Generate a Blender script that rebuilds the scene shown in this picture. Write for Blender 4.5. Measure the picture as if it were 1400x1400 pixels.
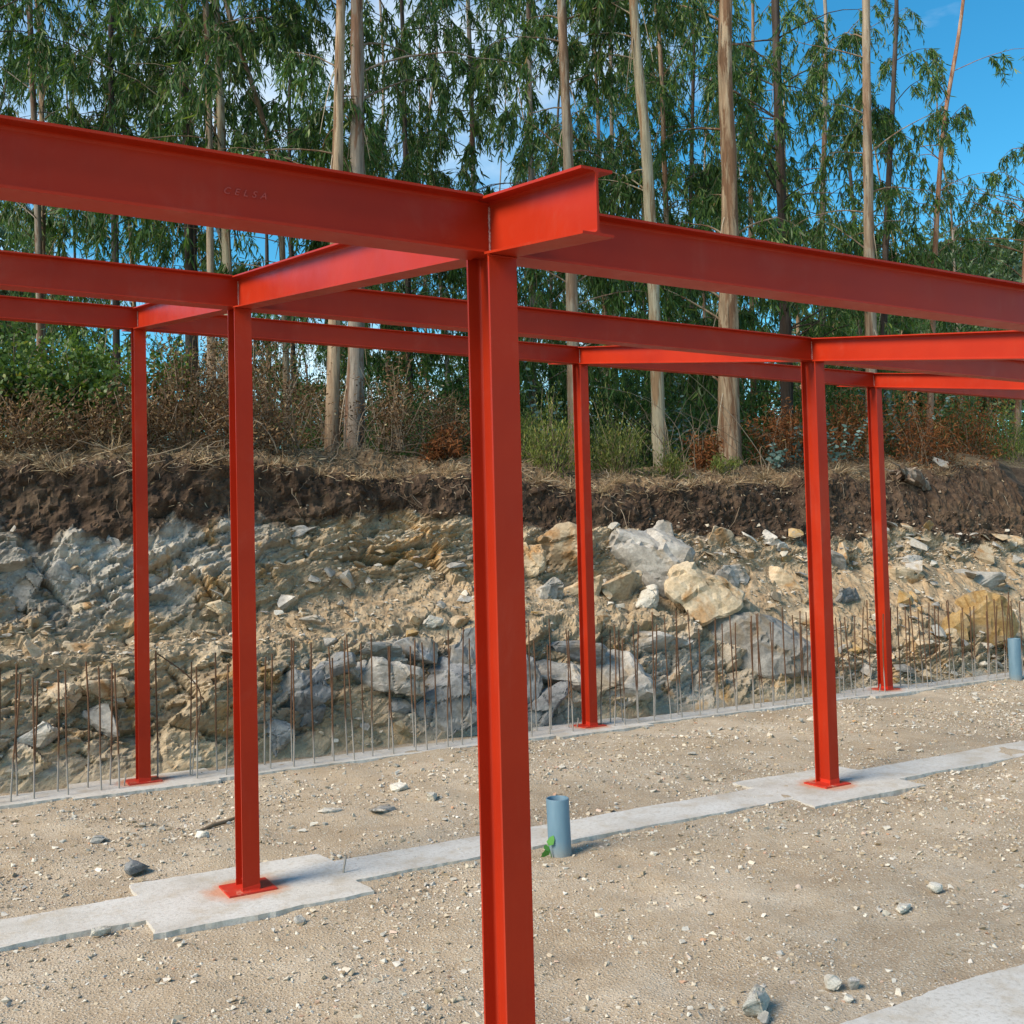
import bpy, bmesh, math, random
import numpy as np
from mathutils import Vector, Matrix
from mathutils.geometry import delaunay_2d_cdt

for o in list(bpy.data.objects): bpy.data.objects.remove(o)
SC = bpy.context.scene
COL = SC.collection
rng = np.random.default_rng(7)
random.seed(7)

# ------------------------------------------------------------------ camera
FPX, YAW, PIT, ROL = 1418.6, -0.5094, 0.0378, -0.0248          # solved from the column edges
CAM = np.array([-1.6614, -3.0771, 2.0036])
_cy, _sy = math.cos(YAW), math.sin(YAW)
FWD = np.array([-_sy*math.cos(PIT), _cy*math.cos(PIT), math.sin(PIT)])
_r = np.array([_cy, _sy, 0.0]); _u = np.cross(_r, FWD)
RGT = math.cos(ROL)*_r + math.sin(ROL)*_u
UPV = -math.sin(ROL)*_r + math.cos(ROL)*_u
cd = bpy.data.cameras.new('camera'); cam = bpy.data.objects.new('camera', cd); COL.objects.link(cam)
cd.sensor_width = 36; cd.lens = FPX/1400*36; cd.clip_start = 0.05; cd.clip_end = 5000
M = Matrix(((RGT[0], UPV[0], -FWD[0], CAM[0]), (RGT[1], UPV[1], -FWD[1], CAM[1]), (RGT[2], UPV[2], -FWD[2], CAM[2]), (0, 0, 0, 1)))
cam.matrix_world = M
SC.camera = cam

def ray(u, v): return FWD + RGT*((u-700)/FPX) - UPV*((v-700)/FPX)
def at_y(u, v, y): d = ray(u, v); return CAM + d*((y-CAM[1])/d[1])
def at_z(u, v, z=0.0): d = ray(u, v); return CAM + d*((z-CAM[2])/d[2])

# ------------------------------------------------------------------ world, sun, exposure
SUN_AZ = math.atan2(-1.0, -0.10); SUN_EL = math.radians(40)      # from the left, a little behind the camera
w = bpy.data.worlds.new('World'); SC.world = w; w.use_nodes = True
nt = w.node_tree; nt.nodes.clear()
out = nt.nodes.new('ShaderNodeOutputWorld'); bg = nt.nodes.new('ShaderNodeBackground')
sky = nt.nodes.new('ShaderNodeTexSky'); sky.sky_type = 'NISHITA'; sky.sun_disc = False
sky.sun_elevation = SUN_EL; sky.sun_rotation = SUN_AZ
sky.air_density = 1.0; sky.dust_density = 0.15; sky.ozone_density = 3.0; sky.altitude = 200
hs = nt.nodes.new('ShaderNodeHueSaturation'); hs.inputs['Saturation'].default_value = 1.32
tc = nt.nodes.new('ShaderNodeTexCoord'); mp = nt.nodes.new('ShaderNodeMapping'); mp.inputs['Scale'].default_value = (1, 1, 2.6)
mp.inputs['Location'].default_value = (0.35, 0.1, 0.2)
nz = nt.nodes.new('ShaderNodeTexNoise'); nz.inputs['Scale'].default_value = 2.6; nz.inputs['Detail'].default_value = 7; nz.inputs['Roughness'].default_value = 0.56
cr = nt.nodes.new('ShaderNodeValToRGB'); cr.color_ramp.elements[0].position = 0.50; cr.color_ramp.elements[1].position = 0.70
sx = nt.nodes.new('ShaderNodeSeparateXYZ')
el = nt.nodes.new('ShaderNodeMapRange'); el.inputs['From Min'].default_value = 0.02; el.inputs['From Max'].default_value = 0.26
el.inputs['To Min'].default_value = 1.0; el.inputs['To Max'].default_value = 0.30
mu = nt.nodes.new('ShaderNodeMath'); mu.operation = 'MULTIPLY'
mx = nt.nodes.new('ShaderNodeMixRGB'); mx.inputs['Color2'].default_value = (9.8, 9.4, 8.7, 1)
lk = nt.links.new
lk(tc.outputs['Generated'], mp.inputs['Vector']); lk(mp.outputs['Vector'], nz.inputs['Vector']); lk(nz.outputs['Fac'], cr.inputs['Fac'])
lk(tc.outputs['Generated'], sx.inputs[0]); lk(sx.outputs['Z'], el.inputs['Value']); lk(cr.outputs['Color'], mu.inputs[0]); lk(el.outputs['Result'], mu.inputs[1])
tn = nt.nodes.new('ShaderNodeMixRGB'); tn.blend_type = 'MULTIPLY'; tn.inputs[0].default_value = 1.0; tn.inputs[2].default_value = (0.70, 1.04, 0.86, 1)
lk(sky.outputs[0], hs.inputs['Color']); lk(hs.outputs[0], tn.inputs[1]); lk(tn.outputs[0], mx.inputs['Color1']); lk(mu.outputs[0], mx.inputs['Fac'])
lk(mx.outputs[0], bg.inputs['Color']); lk(bg.outputs[0], out.inputs['Surface'])
bg.inputs['Strength'].default_value = 0.115
sl = bpy.data.lights.new('sun', 'SUN'); so = bpy.data.objects.new('sun', sl); COL.objects.link(so)
sl.energy = 3.2; sl.angle = math.radians(30); sl.color = (1.0, 0.87, 0.70)
sd = Vector((math.sin(SUN_AZ)*math.cos(SUN_EL), math.cos(SUN_AZ)*math.cos(SUN_EL), math.sin(SUN_EL)))
so.rotation_euler = sd.to_track_quat('Z', 'Y').to_euler()
so.location = (0, 0, 30)
vs = SC.view_settings; vs.view_transform = 'Standard'; vs.look = 'None'; vs.gamma = 1.0; vs.use_curve_mapping = False
vs.exposure = 1.0
SC.render.engine = 'CYCLES'; SC.cycles.max_bounces = 6; SC.cycles.diffuse_bounces = 3; SC.cycles.glossy_bounces = 3; SC.cycles.transmission_bounces = 3
SC.render.resolution_x = SC.render.resolution_y = 1024

# ------------------------------------------------------------------ helpers: objects
def put(o, parent=None, label=None, cat=None, group=None, kind=None):
    if o.name not in COL.objects: COL.objects.link(o)
    if parent is not None: o.parent = parent
    if label: o['label'] = label
    if cat: o['category'] = cat
    if group: o['group'] = group
    if kind: o['kind'] = kind
    return o
def empty(name, loc=(0, 0, 0), **k):
    o = bpy.data.objects.new(name, None); o.location = loc; o.empty_display_size = 0.2
    return put(o, **k)
def mesh_np(name, V, F, mat, smooth=False, attrs=None):
    """V (n,3); F (m,3) or (m,4)"""
    me = bpy.data.meshes.new(name); V = np.asarray(V, np.float32); F = np.asarray(F, np.int32)
    k = F.shape[1]; m = len(F)
    me.vertices.add(len(V)); me.vertices.foreach_set('co', V.ravel())
    me.loops.add(m*k); me.loops.foreach_set('vertex_index', F.ravel())
    me.polygons.add(m); me.polygons.foreach_set('loop_start', np.arange(0, m*k, k, dtype=np.int32))
    me.polygons.foreach_set('use_smooth', np.full(m, smooth, dtype=bool))
    for n, a in (attrs or {}).items():
        at = me.attributes.new(n, 'FLOAT', 'POINT'); at.data.foreach_set('value', np.asarray(a, np.float32).ravel())
    me.update(calc_edges=True); me.validate()
    me.materials.append(mat)
    return me
def ob(name, me, **k): return put(bpy.data.objects.new(name, me), **k)

# ------------------------------------------------------------------ helpers: noise
def h2(ix, iy, s):
    h = (ix.astype(np.int64)*374761393 + iy.astype(np.int64)*668265263 + s*974634077) & 0x7fffffff
    h = ((h ^ (h >> 13))*1274126177) & 0x7fffffff
    return ((h ^ (h >> 16)) & 0xffffff)/float(0xffffff)
def vnoise(x, y, s=0):
    ix = np.floor(x); iy = np.floor(y); fx = x-ix; fy = y-iy
    fx = fx*fx*(3-2*fx); fy = fy*fy*(3-2*fy)
    a = h2(ix, iy, s); b = h2(ix+1, iy, s); c = h2(ix, iy+1, s); d = h2(ix+1, iy+1, s)
    return (a*(1-fx)+b*fx)*(1-fy)+(c*(1-fx)+d*fx)*fy
def fbm(x, y, s=0, o=5, r=0.5):
    t = 0; a = 1; n = 0
    for i in range(o):
        t = t+a*vnoise(x*2**i, y*2**i, s+i*17); n += a; a *= r
    return t/n-0.5
def facet(x, y, size, seed, tilt=0.6):
    """broken-rock blocks: each cell a tilted plane. returns height (unit ~1), cell random, edge distance"""
    X = x/size; Y = y/size; ix = np.floor(X); iy = np.floor(Y)
    best = np.full(X.shape, 9.0); sec = np.full(X.shape, 9.0); H = np.zeros(X.shape); Rn = np.zeros(X.shape)
    for dx in (-1, 0, 1):
        for dy in (-1, 0, 1):
            cx = ix+dx; cy = iy+dy
            px = cx+h2(cx, cy, seed); py = cy+h2(cx, cy, seed+1)
            d = (X-px)**2+(Y-py)**2
            hh = h2(cx, cy, seed+2)-0.5+tilt*((X-px)*(h2(cx, cy, seed+3)-0.5)+(Y-py)*(h2(cx, cy, seed+4)-0.5))*2
            near = d < best
            sec = np.where(near, best, np.minimum(sec, d)); H = np.where(near, hh, H); Rn = np.where(near, h2(cx, cy, seed+5), Rn)
            best = np.where(near, d, best)
    return H, Rn, np.sqrt(sec)-np.sqrt(best)

# ------------------------------------------------------------------ helpers: materials
class Mat:
    def __init__(s, name, rough=0.8, spec=0.3):
        s.m = bpy.data.materials.new(name); s.m.use_nodes = True; s.t = s.m.node_tree; s.t.nodes.clear()
        s.o = s.n('ShaderNodeOutputMaterial'); s.b = s.n('ShaderNodeBsdfPrincipled')
        s.b.inputs['Roughness'].default_value = rough; s.b.inputs['Specular IOR Level'].default_value = spec
        s.l(s.b.outputs[0], s.o.inputs['Surface'])
    def n(s, k): return s.t.nodes.new(k)
    def l(s, a, b): s.t.links.new(a, b)
    def coord(s, kind='Object', scale=(1, 1, 1), rot=(0, 0, 0)):
        c = s.n('ShaderNodeTexCoord'); m = s.n('ShaderNodeMapping'); m.inputs['Scale'].default_value = scale; m.inputs['Rotation'].default_value = rot
        s.l(c.outputs[kind], m.inputs['Vector']); return m.outputs['Vector']
    def pos(s, scale=(1, 1, 1), rot=(0, 0, 0)):
        g = s.n('ShaderNodeNewGeometry'); m = s.n('ShaderNodeMapping'); m.inputs['Scale'].default_value = scale; m.inputs['Rotation'].default_value = rot
        s.l(g.outputs['Position'], m.inputs['Vector']); return m.outputs['Vector']
    def noise(s, vec, scale, detail=6, rough=0.6, dist=0.0):
        x = s.n('ShaderNodeTexNoise'); x.inputs['Scale'].default_value = scale; x.inputs['Detail'].default_value = detail
        x.inputs['Roughness'].default_value = rough; x.inputs['Distortion'].default_value = dist; s.l(vec, x.inputs['Vector']); return x.outputs['Fac']
    def voro(s, vec, scale, feat='F1', out='Distance'):
        x = s.n('ShaderNodeTexVoronoi'); x.feature = feat; x.inputs['Scale'].default_value = scale; s.l(vec, x.inputs['Vector']); return x.outputs[out]
    def ramp(s, fac, stops, interp='LINEAR'):
        x = s.n('ShaderNodeValToRGB'); r = x.color_ramp; r.interpolation = interp
        while len(r.elements) < len(stops): r.elements.new(0.5)
        for e, (p, c) in zip(r.elements, stops):
            e.position = p; e.color = (c, c, c, 1) if not hasattr(c, '__len__') else (*c, 1)
        s.l(fac, x.inputs['Fac']); return x.outputs['Color']
    def mix(s, fac, a, b, mode='MIX'):
        x = s.n('ShaderNodeMixRGB'); x.blend_type = mode
        for i, v in ((0, fac), (1, a), (2, b)):
            if isinstance(v, (int, float)): x.inputs[i].default_value = v if i == 0 else (v, v, v, 1)
            elif isinstance(v, tuple): x.inputs[i].default_value = (*v, 1)
            else: s.l(v, x.inputs[i])
        return x.outputs[0]
    def math(s, op, a, b=0.0):
        x = s.n('ShaderNodeMath'); x.operation = op
        for i, v in ((0, a), (1, b)):
            if isinstance(v, (int, float)): x.inputs[i].default_value = v
            else: s.l(v, x.inputs[i])
        return x.outputs[0]
    def attr(s, name):
        x = s.n('ShaderNodeAttribute'); x.attribute_name = name; return x.outputs['Fac']
    def objrnd(s): return s.n('ShaderNodeObjectInfo').outputs['Random']
    def z(s):
        g = s.n('ShaderNodeNewGeometry'); p = s.n('ShaderNodeSeparateXYZ'); s.l(g.outputs['Position'], p.inputs[0]); return p.outputs['Z']
    def bump(s, h, strength=0.3, dist=0.02):
        x = s.n('ShaderNodeBump'); x.inputs['Strength'].default_value = strength; x.inputs['Distance'].default_value = dist
        s.l(h, x.inputs['Height']); s.l(x.outputs[0], s.b.inputs['Normal']); return s
    def color(s, c):
        if isinstance(c, tuple): s.b.inputs['Base Color'].default_value = (*c, 1)
        else: s.l(c, s.b.inputs['Base Color'])
        return s
    def rough(s, c): s.l(c, s.b.inputs['Roughness']); return s

def mat_steel(name, fresh=False):
    m = Mat(name, 0.42, 0.16); p = m.pos()
    n1 = m.noise(p, 1.3, 5, 0.6); n2 = m.noise(m.pos((30, 30, 2.5)), 1.0, 4, 0.6)
    c = m.ramp(n1, [(0.3, (0.315, 0.019, 0.0065)), (0.7, (0.40, 0.028, 0.008))])
    if fresh: c = m.ramp(n1, [(0.3, (0.50, 0.028, 0.014)), (0.7, (0.58, 0.045, 0.02))])
    c = m.mix(m.ramp(n2, [(0.58, 0.0), (0.8, 0.14)]), c, (0.33, 0.07, 0.04))
    n3 = m.noise(p, 40, 3, 0.6)
    c = m.mix(m.ramp(n3, [(0.70, 0.0), (0.78, 0.25)]), c, (0.30, 0.05, 0.03))
    ch = m.math('MULTIPLY', m.ramp(m.noise(p, 2.2, 6, 0.7, 0.6), [(0.52, 0.0), (0.72, 1.0)]), m.ramp(m.noise(m.pos((9, 9, 1.2)), 1.0, 5, 0.7), [(0.4, 0.0), (0.7, 0.30)]))
    c = m.mix(ch, c, (0.40, 0.14, 0.10))
    m.color(c); m.rough(m.ramp(m.noise(p, 6, 5, 0.65), [(0.3, 0.30), (0.75, 0.46)])); m.bump(m.noise(p, 55, 3, 0.6), 0.06, 0.002)
    return m.m
STEEL = mat_steel('red_primer_paint'); FRESH = mat_steel('red_primer_touched_up', True)
def mat_plate():
    m = Mat('base_plate_paint', 0.4, 0.5); p = m.pos(); n = m.noise(p, 9, 6, 0.7)
    m.color(m.ramp(n, [(0.35, (0.50, 0.025, 0.012)), (0.56, (0.46, 0.035, 0.018)), (0.66, (0.55, 0.25, 0.17))]))
    m.bump(n, 0.2, 0.005); return m.m
PLATE = mat_plate()
def mat_weld():
    m = Mat('weld_metal', 0.45, 0.5); m.color(m.ramp(m.noise(m.pos(), 90, 3), [(0.35, (0.36, 0.09, 0.07)), (0.65, (0.55, 0.33, 0.29))])); return m.m
WELD = mat_weld()

COLXY = [(x, y) for y in (0.0, 3.2975, 6.8862) for x in (0.0, 4.8485, 9.6629)]
def mat_concrete():
    m = Mat('footing_concrete', 0.9, 0.2); p = m.pos()
    n = m.noise(p, 1.6, 7, 0.65); f = m.noise(p, 38, 5, 0.7)
    c = m.ramp(n, [(0.3, (0.41, 0.375, 0.325)), (0.5, (0.535, 0.51, 0.47)), (0.72, (0.61, 0.595, 0.565))])
    c = m.mix(m.ramp(f, [(0.36, 0.55), (0.5, 0.0)]), c, (0.33, 0.30, 0.26))
    c = m.mix(m.ramp(m.noise(p, 4.5, 6, 0.7), [(0.50, 0.0), (0.68, 0.7)]), c, (0.41, 0.345, 0.26))
    # rusty paint overspray round every base plate
    st = None
    for x, y in COLXY:
        d = m.n('ShaderNodeVectorMath'); d.operation = 'DISTANCE'; d.inputs[1].default_value = (x, y, 0)
        g = m.n('ShaderNodeNewGeometry'); m.l(g.outputs['Position'], d.inputs[0])
        st = d.outputs['Value'] if st is None else m.math('MINIMUM', st, d.outputs['Value'])
    sw = m.math('ADD', st, m.math('MULTIPLY', m.noise(p, 7, 4, 0.7), 0.22))
    c = m.mix(m.ramp(sw, [(0.29, 0.75), (0.38, 0.0)]), c, (0.52, 0.22, 0.11))
    m.color(c); m.bump(m.math('ADD', f, m.math('MULTIPLY', m.noise(p, 150, 3), 0.4)), 0.5, 0.008)
    return m.m
CONC = mat_concrete()
def mat_ground():
    m = Mat('gravelly_earth', 0.95, 0.15); p = m.pos()
    n = m.noise(p, 0.9, 6, 0.65); f = m.noise(p, 14, 6, 0.75); g = m.voro(p, 55); g2 = m.voro(p, 120)
    c = m.ramp(n, [(0.30, (0.285, 0.212, 0.138)), (0.5, (0.39, 0.31, 0.218)), (0.7, (0.50, 0.425, 0.33))])
    c = m.mix(m.ramp(f, [(0.34, 0.5), (0.52, 0.0)]), c, (0.25, 0.175, 0.105))
    ck = m.voro(p, 55, out='Color'); bw = m.n('ShaderNodeRGBToBW'); m.l(ck, bw.inputs[0])
    st = m.ramp(bw.outputs[0], [(0.36, 0.0), (0.50, 1.0)]); ed = m.ramp(g, [(0.30, 1.0), (0.42, 0.0)])
    pt = m.ramp(m.noise(p, 2.3, 6, 0.7), [(0.36, 0.30), (0.60, 1.0)])
    c = m.mix(m.math('MULTIPLY', m.math('MULTIPLY', st, ed), pt), c, m.ramp(m.noise(p, 90, 2), [(0.3, (0.36, 0.31, 0.24)), (0.7, (0.60, 0.57, 0.50))]))
    ck2 = m.voro(p, 120, out='Color'); bw2 = m.n('ShaderNodeRGBToBW'); m.l(ck2, bw2.inputs[0])
    c = m.mix(m.math('MULTIPLY', m.ramp(g2, [(0.30, 0.9), (0.5, 0.0)]), pt), c, m.ramp(bw2.outputs[0], [(0.25, (0.25, 0.19, 0.128)), (0.5, (0.42, 0.345, 0.255)), (0.75, (0.60, 0.54, 0.45))]))
    m.color(c)
    h = m.math('ADD', m.math('MULTIPLY', f, 0.6), m.math('ADD', m.ramp(g, [(0.0, 0.7), (0.5, 0.0)]), m.math('MULTIPLY', m.ramp(g2, [(0, 0.5), (0.6, 0.0)]), 0.6)))
    m.bump(h, 0.8, 0.009); return m.m
GROUND = mat_ground()
def mat_rock(name, stops, stain=None, scale=3.0, usernd=True):
    m = Mat(name, 0.88, 0.25); p = m.coord('Object') if usernd else m.pos()
    if usernd:
        v = m.n('ShaderNodeVectorMath'); v.operation = 'ADD'; cmb = m.n('ShaderNodeCombineXYZ'); r = m.math('MULTIPLY', m.objrnd(), 37.0)
        for i in range(3): m.l(r, cmb.inputs[i])
        m.l(p, v.inputs[0]); m.l(cmb.outputs[0], v.inputs[1]); p = v.outputs[0]
    n = m.noise(p, scale, 8, 0.66, 0.4); f = m.noise(p, scale*9, 6, 0.7)
    c = m.ramp(n, stops)
    if stain: c = m.mix(m.ramp(m.noise(p, scale*0.8, 4, 0.6, 0.8), [(0.52, 0.0), (0.66, 0.85)]), c, stain)
    c = m.mix(0.55, c, m.ramp(f, [(0.3, 0.35), (0.62, 1.15)]), 'MULTIPLY')
    if usernd:
        c = m.mix(1.0, c, m.ramp(m.objrnd(), [(0.0, 0.72), (1.0, 1.12)]), 'MULTIPLY')
    m.color(c)
    ck = m.voro(p, scale*1.7, 'DISTANCE_TO_EDGE')
    h = m.math('ADD', m.math('ADD', f, m.math('MULTIPLY', n, 2.0)), m.math('MULTIPLY', m.ramp(ck, [(0.0, 0.0), (0.05, 1.0)]), 0.35))
    m.bump(h, 0.6, 0.028/scale*0.35); return m.m
TAN = mat_rock('tan_rock', [(0.3, (0.33, 0.24, 0.15)), (0.5, (0.49, 0.39, 0.265)), (0.7, (0.58, 0.50, 0.38))], (0.38, 0.20, 0.075))
GREY = mat_rock('grey_rock', [(0.3, (0.23, 0.215, 0.195)), (0.5, (0.38, 0.36, 0.33)), (0.7, (0.54, 0.51, 0.465))], (0.33, 0.26, 0.18))
BLUE = mat_rock('blue_grey_rock', [(0.3, (0.13, 0.13, 0.135)), (0.5, (0.24, 0.245, 0.25)), (0.7, (0.38, 0.375, 0.365))], (0.30, 0.24, 0.17))
OCHRE = mat_rock('ochre_rock', [(0.3, (0.30, 0.17, 0.055)), (0.52, (0.45, 0.30, 0.13)), (0.72, (0.50, 0.40, 0.26))], (0.30, 0.27, 0.22))
PALE = mat_rock('pale_stone', [(0.3, (0.42, 0.37, 0.30)), (0.5, (0.55, 0.51, 0.44)), (0.7, (0.66, 0.63, 0.57))], None, 12.0)
def mat_gravel():
    m = Mat('gravel_chips', 0.9, 0.2); a = m.attr('rnd')
    c = m.ramp(a, [(0.0, (0.30, 0.23, 0.15)), (0.25, (0.42, 0.345, 0.25)), (0.5, (0.52, 0.455, 0.36)), (0.8, (0.62, 0.57, 0.49)), (0.93, (0.46, 0.43, 0.39)), (0.97, (0.46, 0.26, 0.16)), (1.0, (0.72, 0.70, 0.65))])
    c = m.mix(0.5, c, m.ramp(m.noise(m.pos(), 60, 3), [(0.3, 0.6), (0.7, 1.15)]), 'MULTIPLY'); m.color(c); return m.m
GRAVEL = mat_gravel()
def mat_bank():
    m = Mat('rock_and_soil', 0.92, 0.2); p = m.pos(); so_ = m.attr('soil'); cel = m.attr('cell'); deb = m.attr('debris')
    pr = m.pos((1, 1, 1.6), (0, 0.35, 0))
    n = m.noise(pr, 0.9, 8, 0.66, 0.6); f = m.noise(pr, 11, 7, 0.72); big = m.noise(p, 0.55, 3, 0.5)
    rock = m.ramp(n, [(0.28, (0.22, 0.165, 0.115)), (0.42, (0.38, 0.295, 0.195)), (0.55, (0.49, 0.395, 0.27)), (0.72, (0.56, 0.50, 0.42))])
    grey = m.ramp(n, [(0.28, (0.20, 0.182, 0.16)), (0.5, (0.385, 0.358, 0.315)), (0.72, (0.60, 0.565, 0.505))])
    rock = m.mix(m.ramp(m.math('ADD', m.math('MULTIPLY', big, 0.35), m.math('ADD', m.math('MULTIPLY', cel, 0.25), m.math('MULTIPLY', m.attr('greyz'), 0.5))), [(0.40, 0.0), (0.62, 0.9)]), rock, grey)
    rock = m.mix(m.ramp(m.noise(p, 1.5, 5, 0.6, 1.0), [(0.55, 0.0), (0.66, 0.8)]), rock, (0.46, 0.26, 0.085))
    rock = m.mix(0.75, rock, m.ramp(cel, [(0.0, 0.55), (1.0, 1.2)]), 'MULTIPLY')
    rub = m.ramp(m.noise(p, 5, 7, 0.7), [(0.3, (0.24, 0.165, 0.10)), (0.5, (0.38, 0.28, 0.175)), (0.7, (0.48, 0.39, 0.275))])
    rock = m.mix(deb, rock, rub)
    sc = m.ramp(m.noise(p, 6, 8, 0.7), [(0.3, (0.030, 0.019, 0.013)), (0.5, (0.068, 0.043, 0.028)), (0.72, (0.15, 0.098, 0.064))])
    sc = m.mix(m.ramp(m.noise(p, 1.1, 5, 0.65), [(0.48, 0.0), (0.66, 0.75)]), sc, m.ramp(m.noise(p, 14, 6, 0.7), [(0.3, (0.06, 0.038, 0.024)), (0.6, (0.17, 0.115, 0.072)), (0.75, (0.26, 0.19, 0.125))]))
    sm = m.ramp(m.math('ADD', so_, m.math('MULTIPLY', m.math('SUBTRACT', m.noise(p, 3.2, 6, 0.65), 0.5), 0.9)), [(0.38, 0.0), (0.66, 1.0)])
    c = m.mix(sm, rock, sc)
    lt = m.ramp(m.noise(p, 16, 6, 0.7), [(0.3, (0.07, 0.043, 0.025)), (0.5, (0.19, 0.13, 0.075)), (0.7, (0.33, 0.25, 0.155))])
    c = m.mix(m.ramp(m.math('ADD', m.attr('litter'), m.math('MULTIPLY', m.math('SUBTRACT', m.noise(p, 5, 5, 0.7), 0.5), 1.2)), [(0.4, 0.0), (0.6, 0.85)]), c, lt)
    c = m.mix(0.5, c, m.ramp(f, [(0.3, 0.35), (0.62, 1.15)]), 'MULTIPLY'); m.color(c)
    ck = m.voro(pr, 6, 'DISTANCE_TO_EDGE')
    m.bump(m.math('ADD', m.math('ADD', f, m.noise(p, 45, 5, 0.7)), m.math('MULTIPLY', m.ramp(ck, [(0, 0), (0.06, 1)]), 0.3)), 0.7, 0.014); return m.m
BANK = mat_bank()
def mat_leaf(name, stops, trans=0.3, rough=0.45, spec=0.4):
    m = Mat(name, rough, spec); c = m.ramp(m.attr('rnd'), stops)
    c = m.mix(1.0, c, m.ramp(m.objrnd(), [(0, 0.8), (1, 1.15)]), 'MULTIPLY'); m.color(c)
    if trans:
        t = m.n('ShaderNodeBsdfTranslucent'); m.l(m.mix(1.0, c, (1.25, 1.25, 0.7), 'MULTIPLY'), t.inputs['Color'])
        x = m.n('ShaderNodeMixShader'); x.inputs[0].default_value = trans
        m.l(m.b.outputs[0], x.inputs[1]); m.l(t.outputs[0], x.inputs[2]); m.l(x.outputs[0], m.o.inputs['Surface'])
    return m.m
EUC = mat_leaf('eucalyptus_leaf', [(0, (0.024, 0.060, 0.018)), (0.4, (0.058, 0.122, 0.030)), (0.7, (0.115, 0.19, 0.042)), (0.92, (0.22, 0.28, 0.065)), (1, (0.32, 0.24, 0.07))], 0.36, 0.42, 0.28)
BRAM = mat_leaf('bramble_leaf', [(0, (0.035, 0.075, 0.014)), (0.5, (0.085, 0.15, 0.026)), (0.8, (0.17, 0.24, 0.04)), (1, (0.34, 0.30, 0.05))], 0.3)
DEAD = mat_leaf('dead_leaf', [(0, (0.05, 0.028, 0.016)), (0.45, (0.12, 0.068, 0.036)), (0.75, (0.23, 0.15, 0.08)), (1, (0.44, 0.35, 0.21))], 0.15, 0.8, 0.1)
RUST = mat_leaf('rusty_bracken', [(0, (0.09, 0.032, 0.014)), (0.5, (0.19, 0.070, 0.026)), (0.9, (0.30, 0.13, 0.05)), (1, (0.36, 0.24, 0.10))], 0.2, 0.8, 0.1)
GORSE = mat_leaf('gorse_needle', [(0, (0.055, 0.085, 0.016)), (0.5, (0.14, 0.175, 0.03)), (0.8, (0.24, 0.25, 0.05)), (1, (0.33, 0.20, 0.07))], 0.25, 0.6)
GLAU = mat_leaf('juvenile_blue_leaf', [(0, (0.06, 0.12, 0.115)), (0.6, (0.12, 0.21, 0.20)), (1, (0.22, 0.33, 0.31))], 0.2, 0.55)
FERN = mat_leaf('green_fern', [(0, (0.035, 0.07, 0.012)), (0.6, (0.085, 0.13, 0.022)), (1, (0.20, 0.19, 0.04))], 0.3, 0.6)
STRAW = mat_leaf('dry_litter', [(0, (0.12, 0.072, 0.040)), (0.4, (0.26, 0.18, 0.105)), (0.8, (0.42, 0.32, 0.20)), (1, (0.58, 0.49, 0.35))], 0.1, 0.85, 0.1)
def mat_twig():
    m = Mat('dead_wood', 0.9, 0.1); m.color(m.ramp(m.attr('rnd'), [(0, (0.09, 0.062, 0.042)), (0.5, (0.22, 0.165, 0.115)), (1, (0.42, 0.36, 0.28))])); return m.m
TWIG = mat_twig()
def mat_bark(name, stops, peel):
    m = Mat(name, 0.85, 0.2); p = m.pos((5, 5, 0.55)); q = m.pos((14, 14, 0.8))
    n = m.noise(p, 1.0, 7, 0.65, 0.5); f = m.noise(q, 1.5, 6, 0.7)
    c = m.ramp(n, stops)
    c = m.mix(m.ramp(m.noise(m.pos((6, 6, 0.75)), 1.0, 7, 0.66, 0.5), [(0.50, 0.0), (0.55, 0.95)]), c, peel)
    c = m.mix(0.75, c, m.ramp(f, [(0.3, 0.35), (0.65, 1.2)]), 'MULTIPLY'); m.color(c); m.bump(m.math('ADD', f, n), 0.8, 0.02); return m.m
BK_TAN = mat_bark('bark_tan', [(0.3, (0.17, 0.095, 0.055)), (0.5, (0.32, 0.225, 0.145)), (0.7, (0.44, 0.345, 0.24))], (0.17, 0.09, 0.05))
BK_PALE = mat_bark('bark_pale', [(0.3, (0.22, 0.175, 0.115)), (0.5, (0.33, 0.285, 0.20)), (0.7, (0.42, 0.37, 0.275))], (0.22, 0.135, 0.075))
BK_GREY = mat_bark('bark_grey', [(0.3, (0.16, 0.125, 0.10)), (0.5, (0.27, 0.225, 0.185)), (0.7, (0.36, 0.32, 0.275))], (0.17, 0.095, 0.06))
BK_BROWN = mat_bark('bark_brown', [(0.3, (0.12, 0.07, 0.045)), (0.5, (0.24, 0.15, 0.095)), (0.7, (0.33, 0.245, 0.17))], (0.34, 0.27, 0.20))
BK_DARK = mat_bark('bark_dark', [(0.3, (0.035, 0.028, 0.024)), (0.5, (0.075, 0.058, 0.05)), (0.7, (0.13, 0.10, 0.085))], (0.06, 0.042, 0.032))
BK_RED = mat_bark('bark_reddish', [(0.3, (0.20, 0.095, 0.06)), (0.5, (0.32, 0.18, 0.12)), (0.7, (0.40, 0.28, 0.20))], (0.24, 0.11, 0.06))
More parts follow.
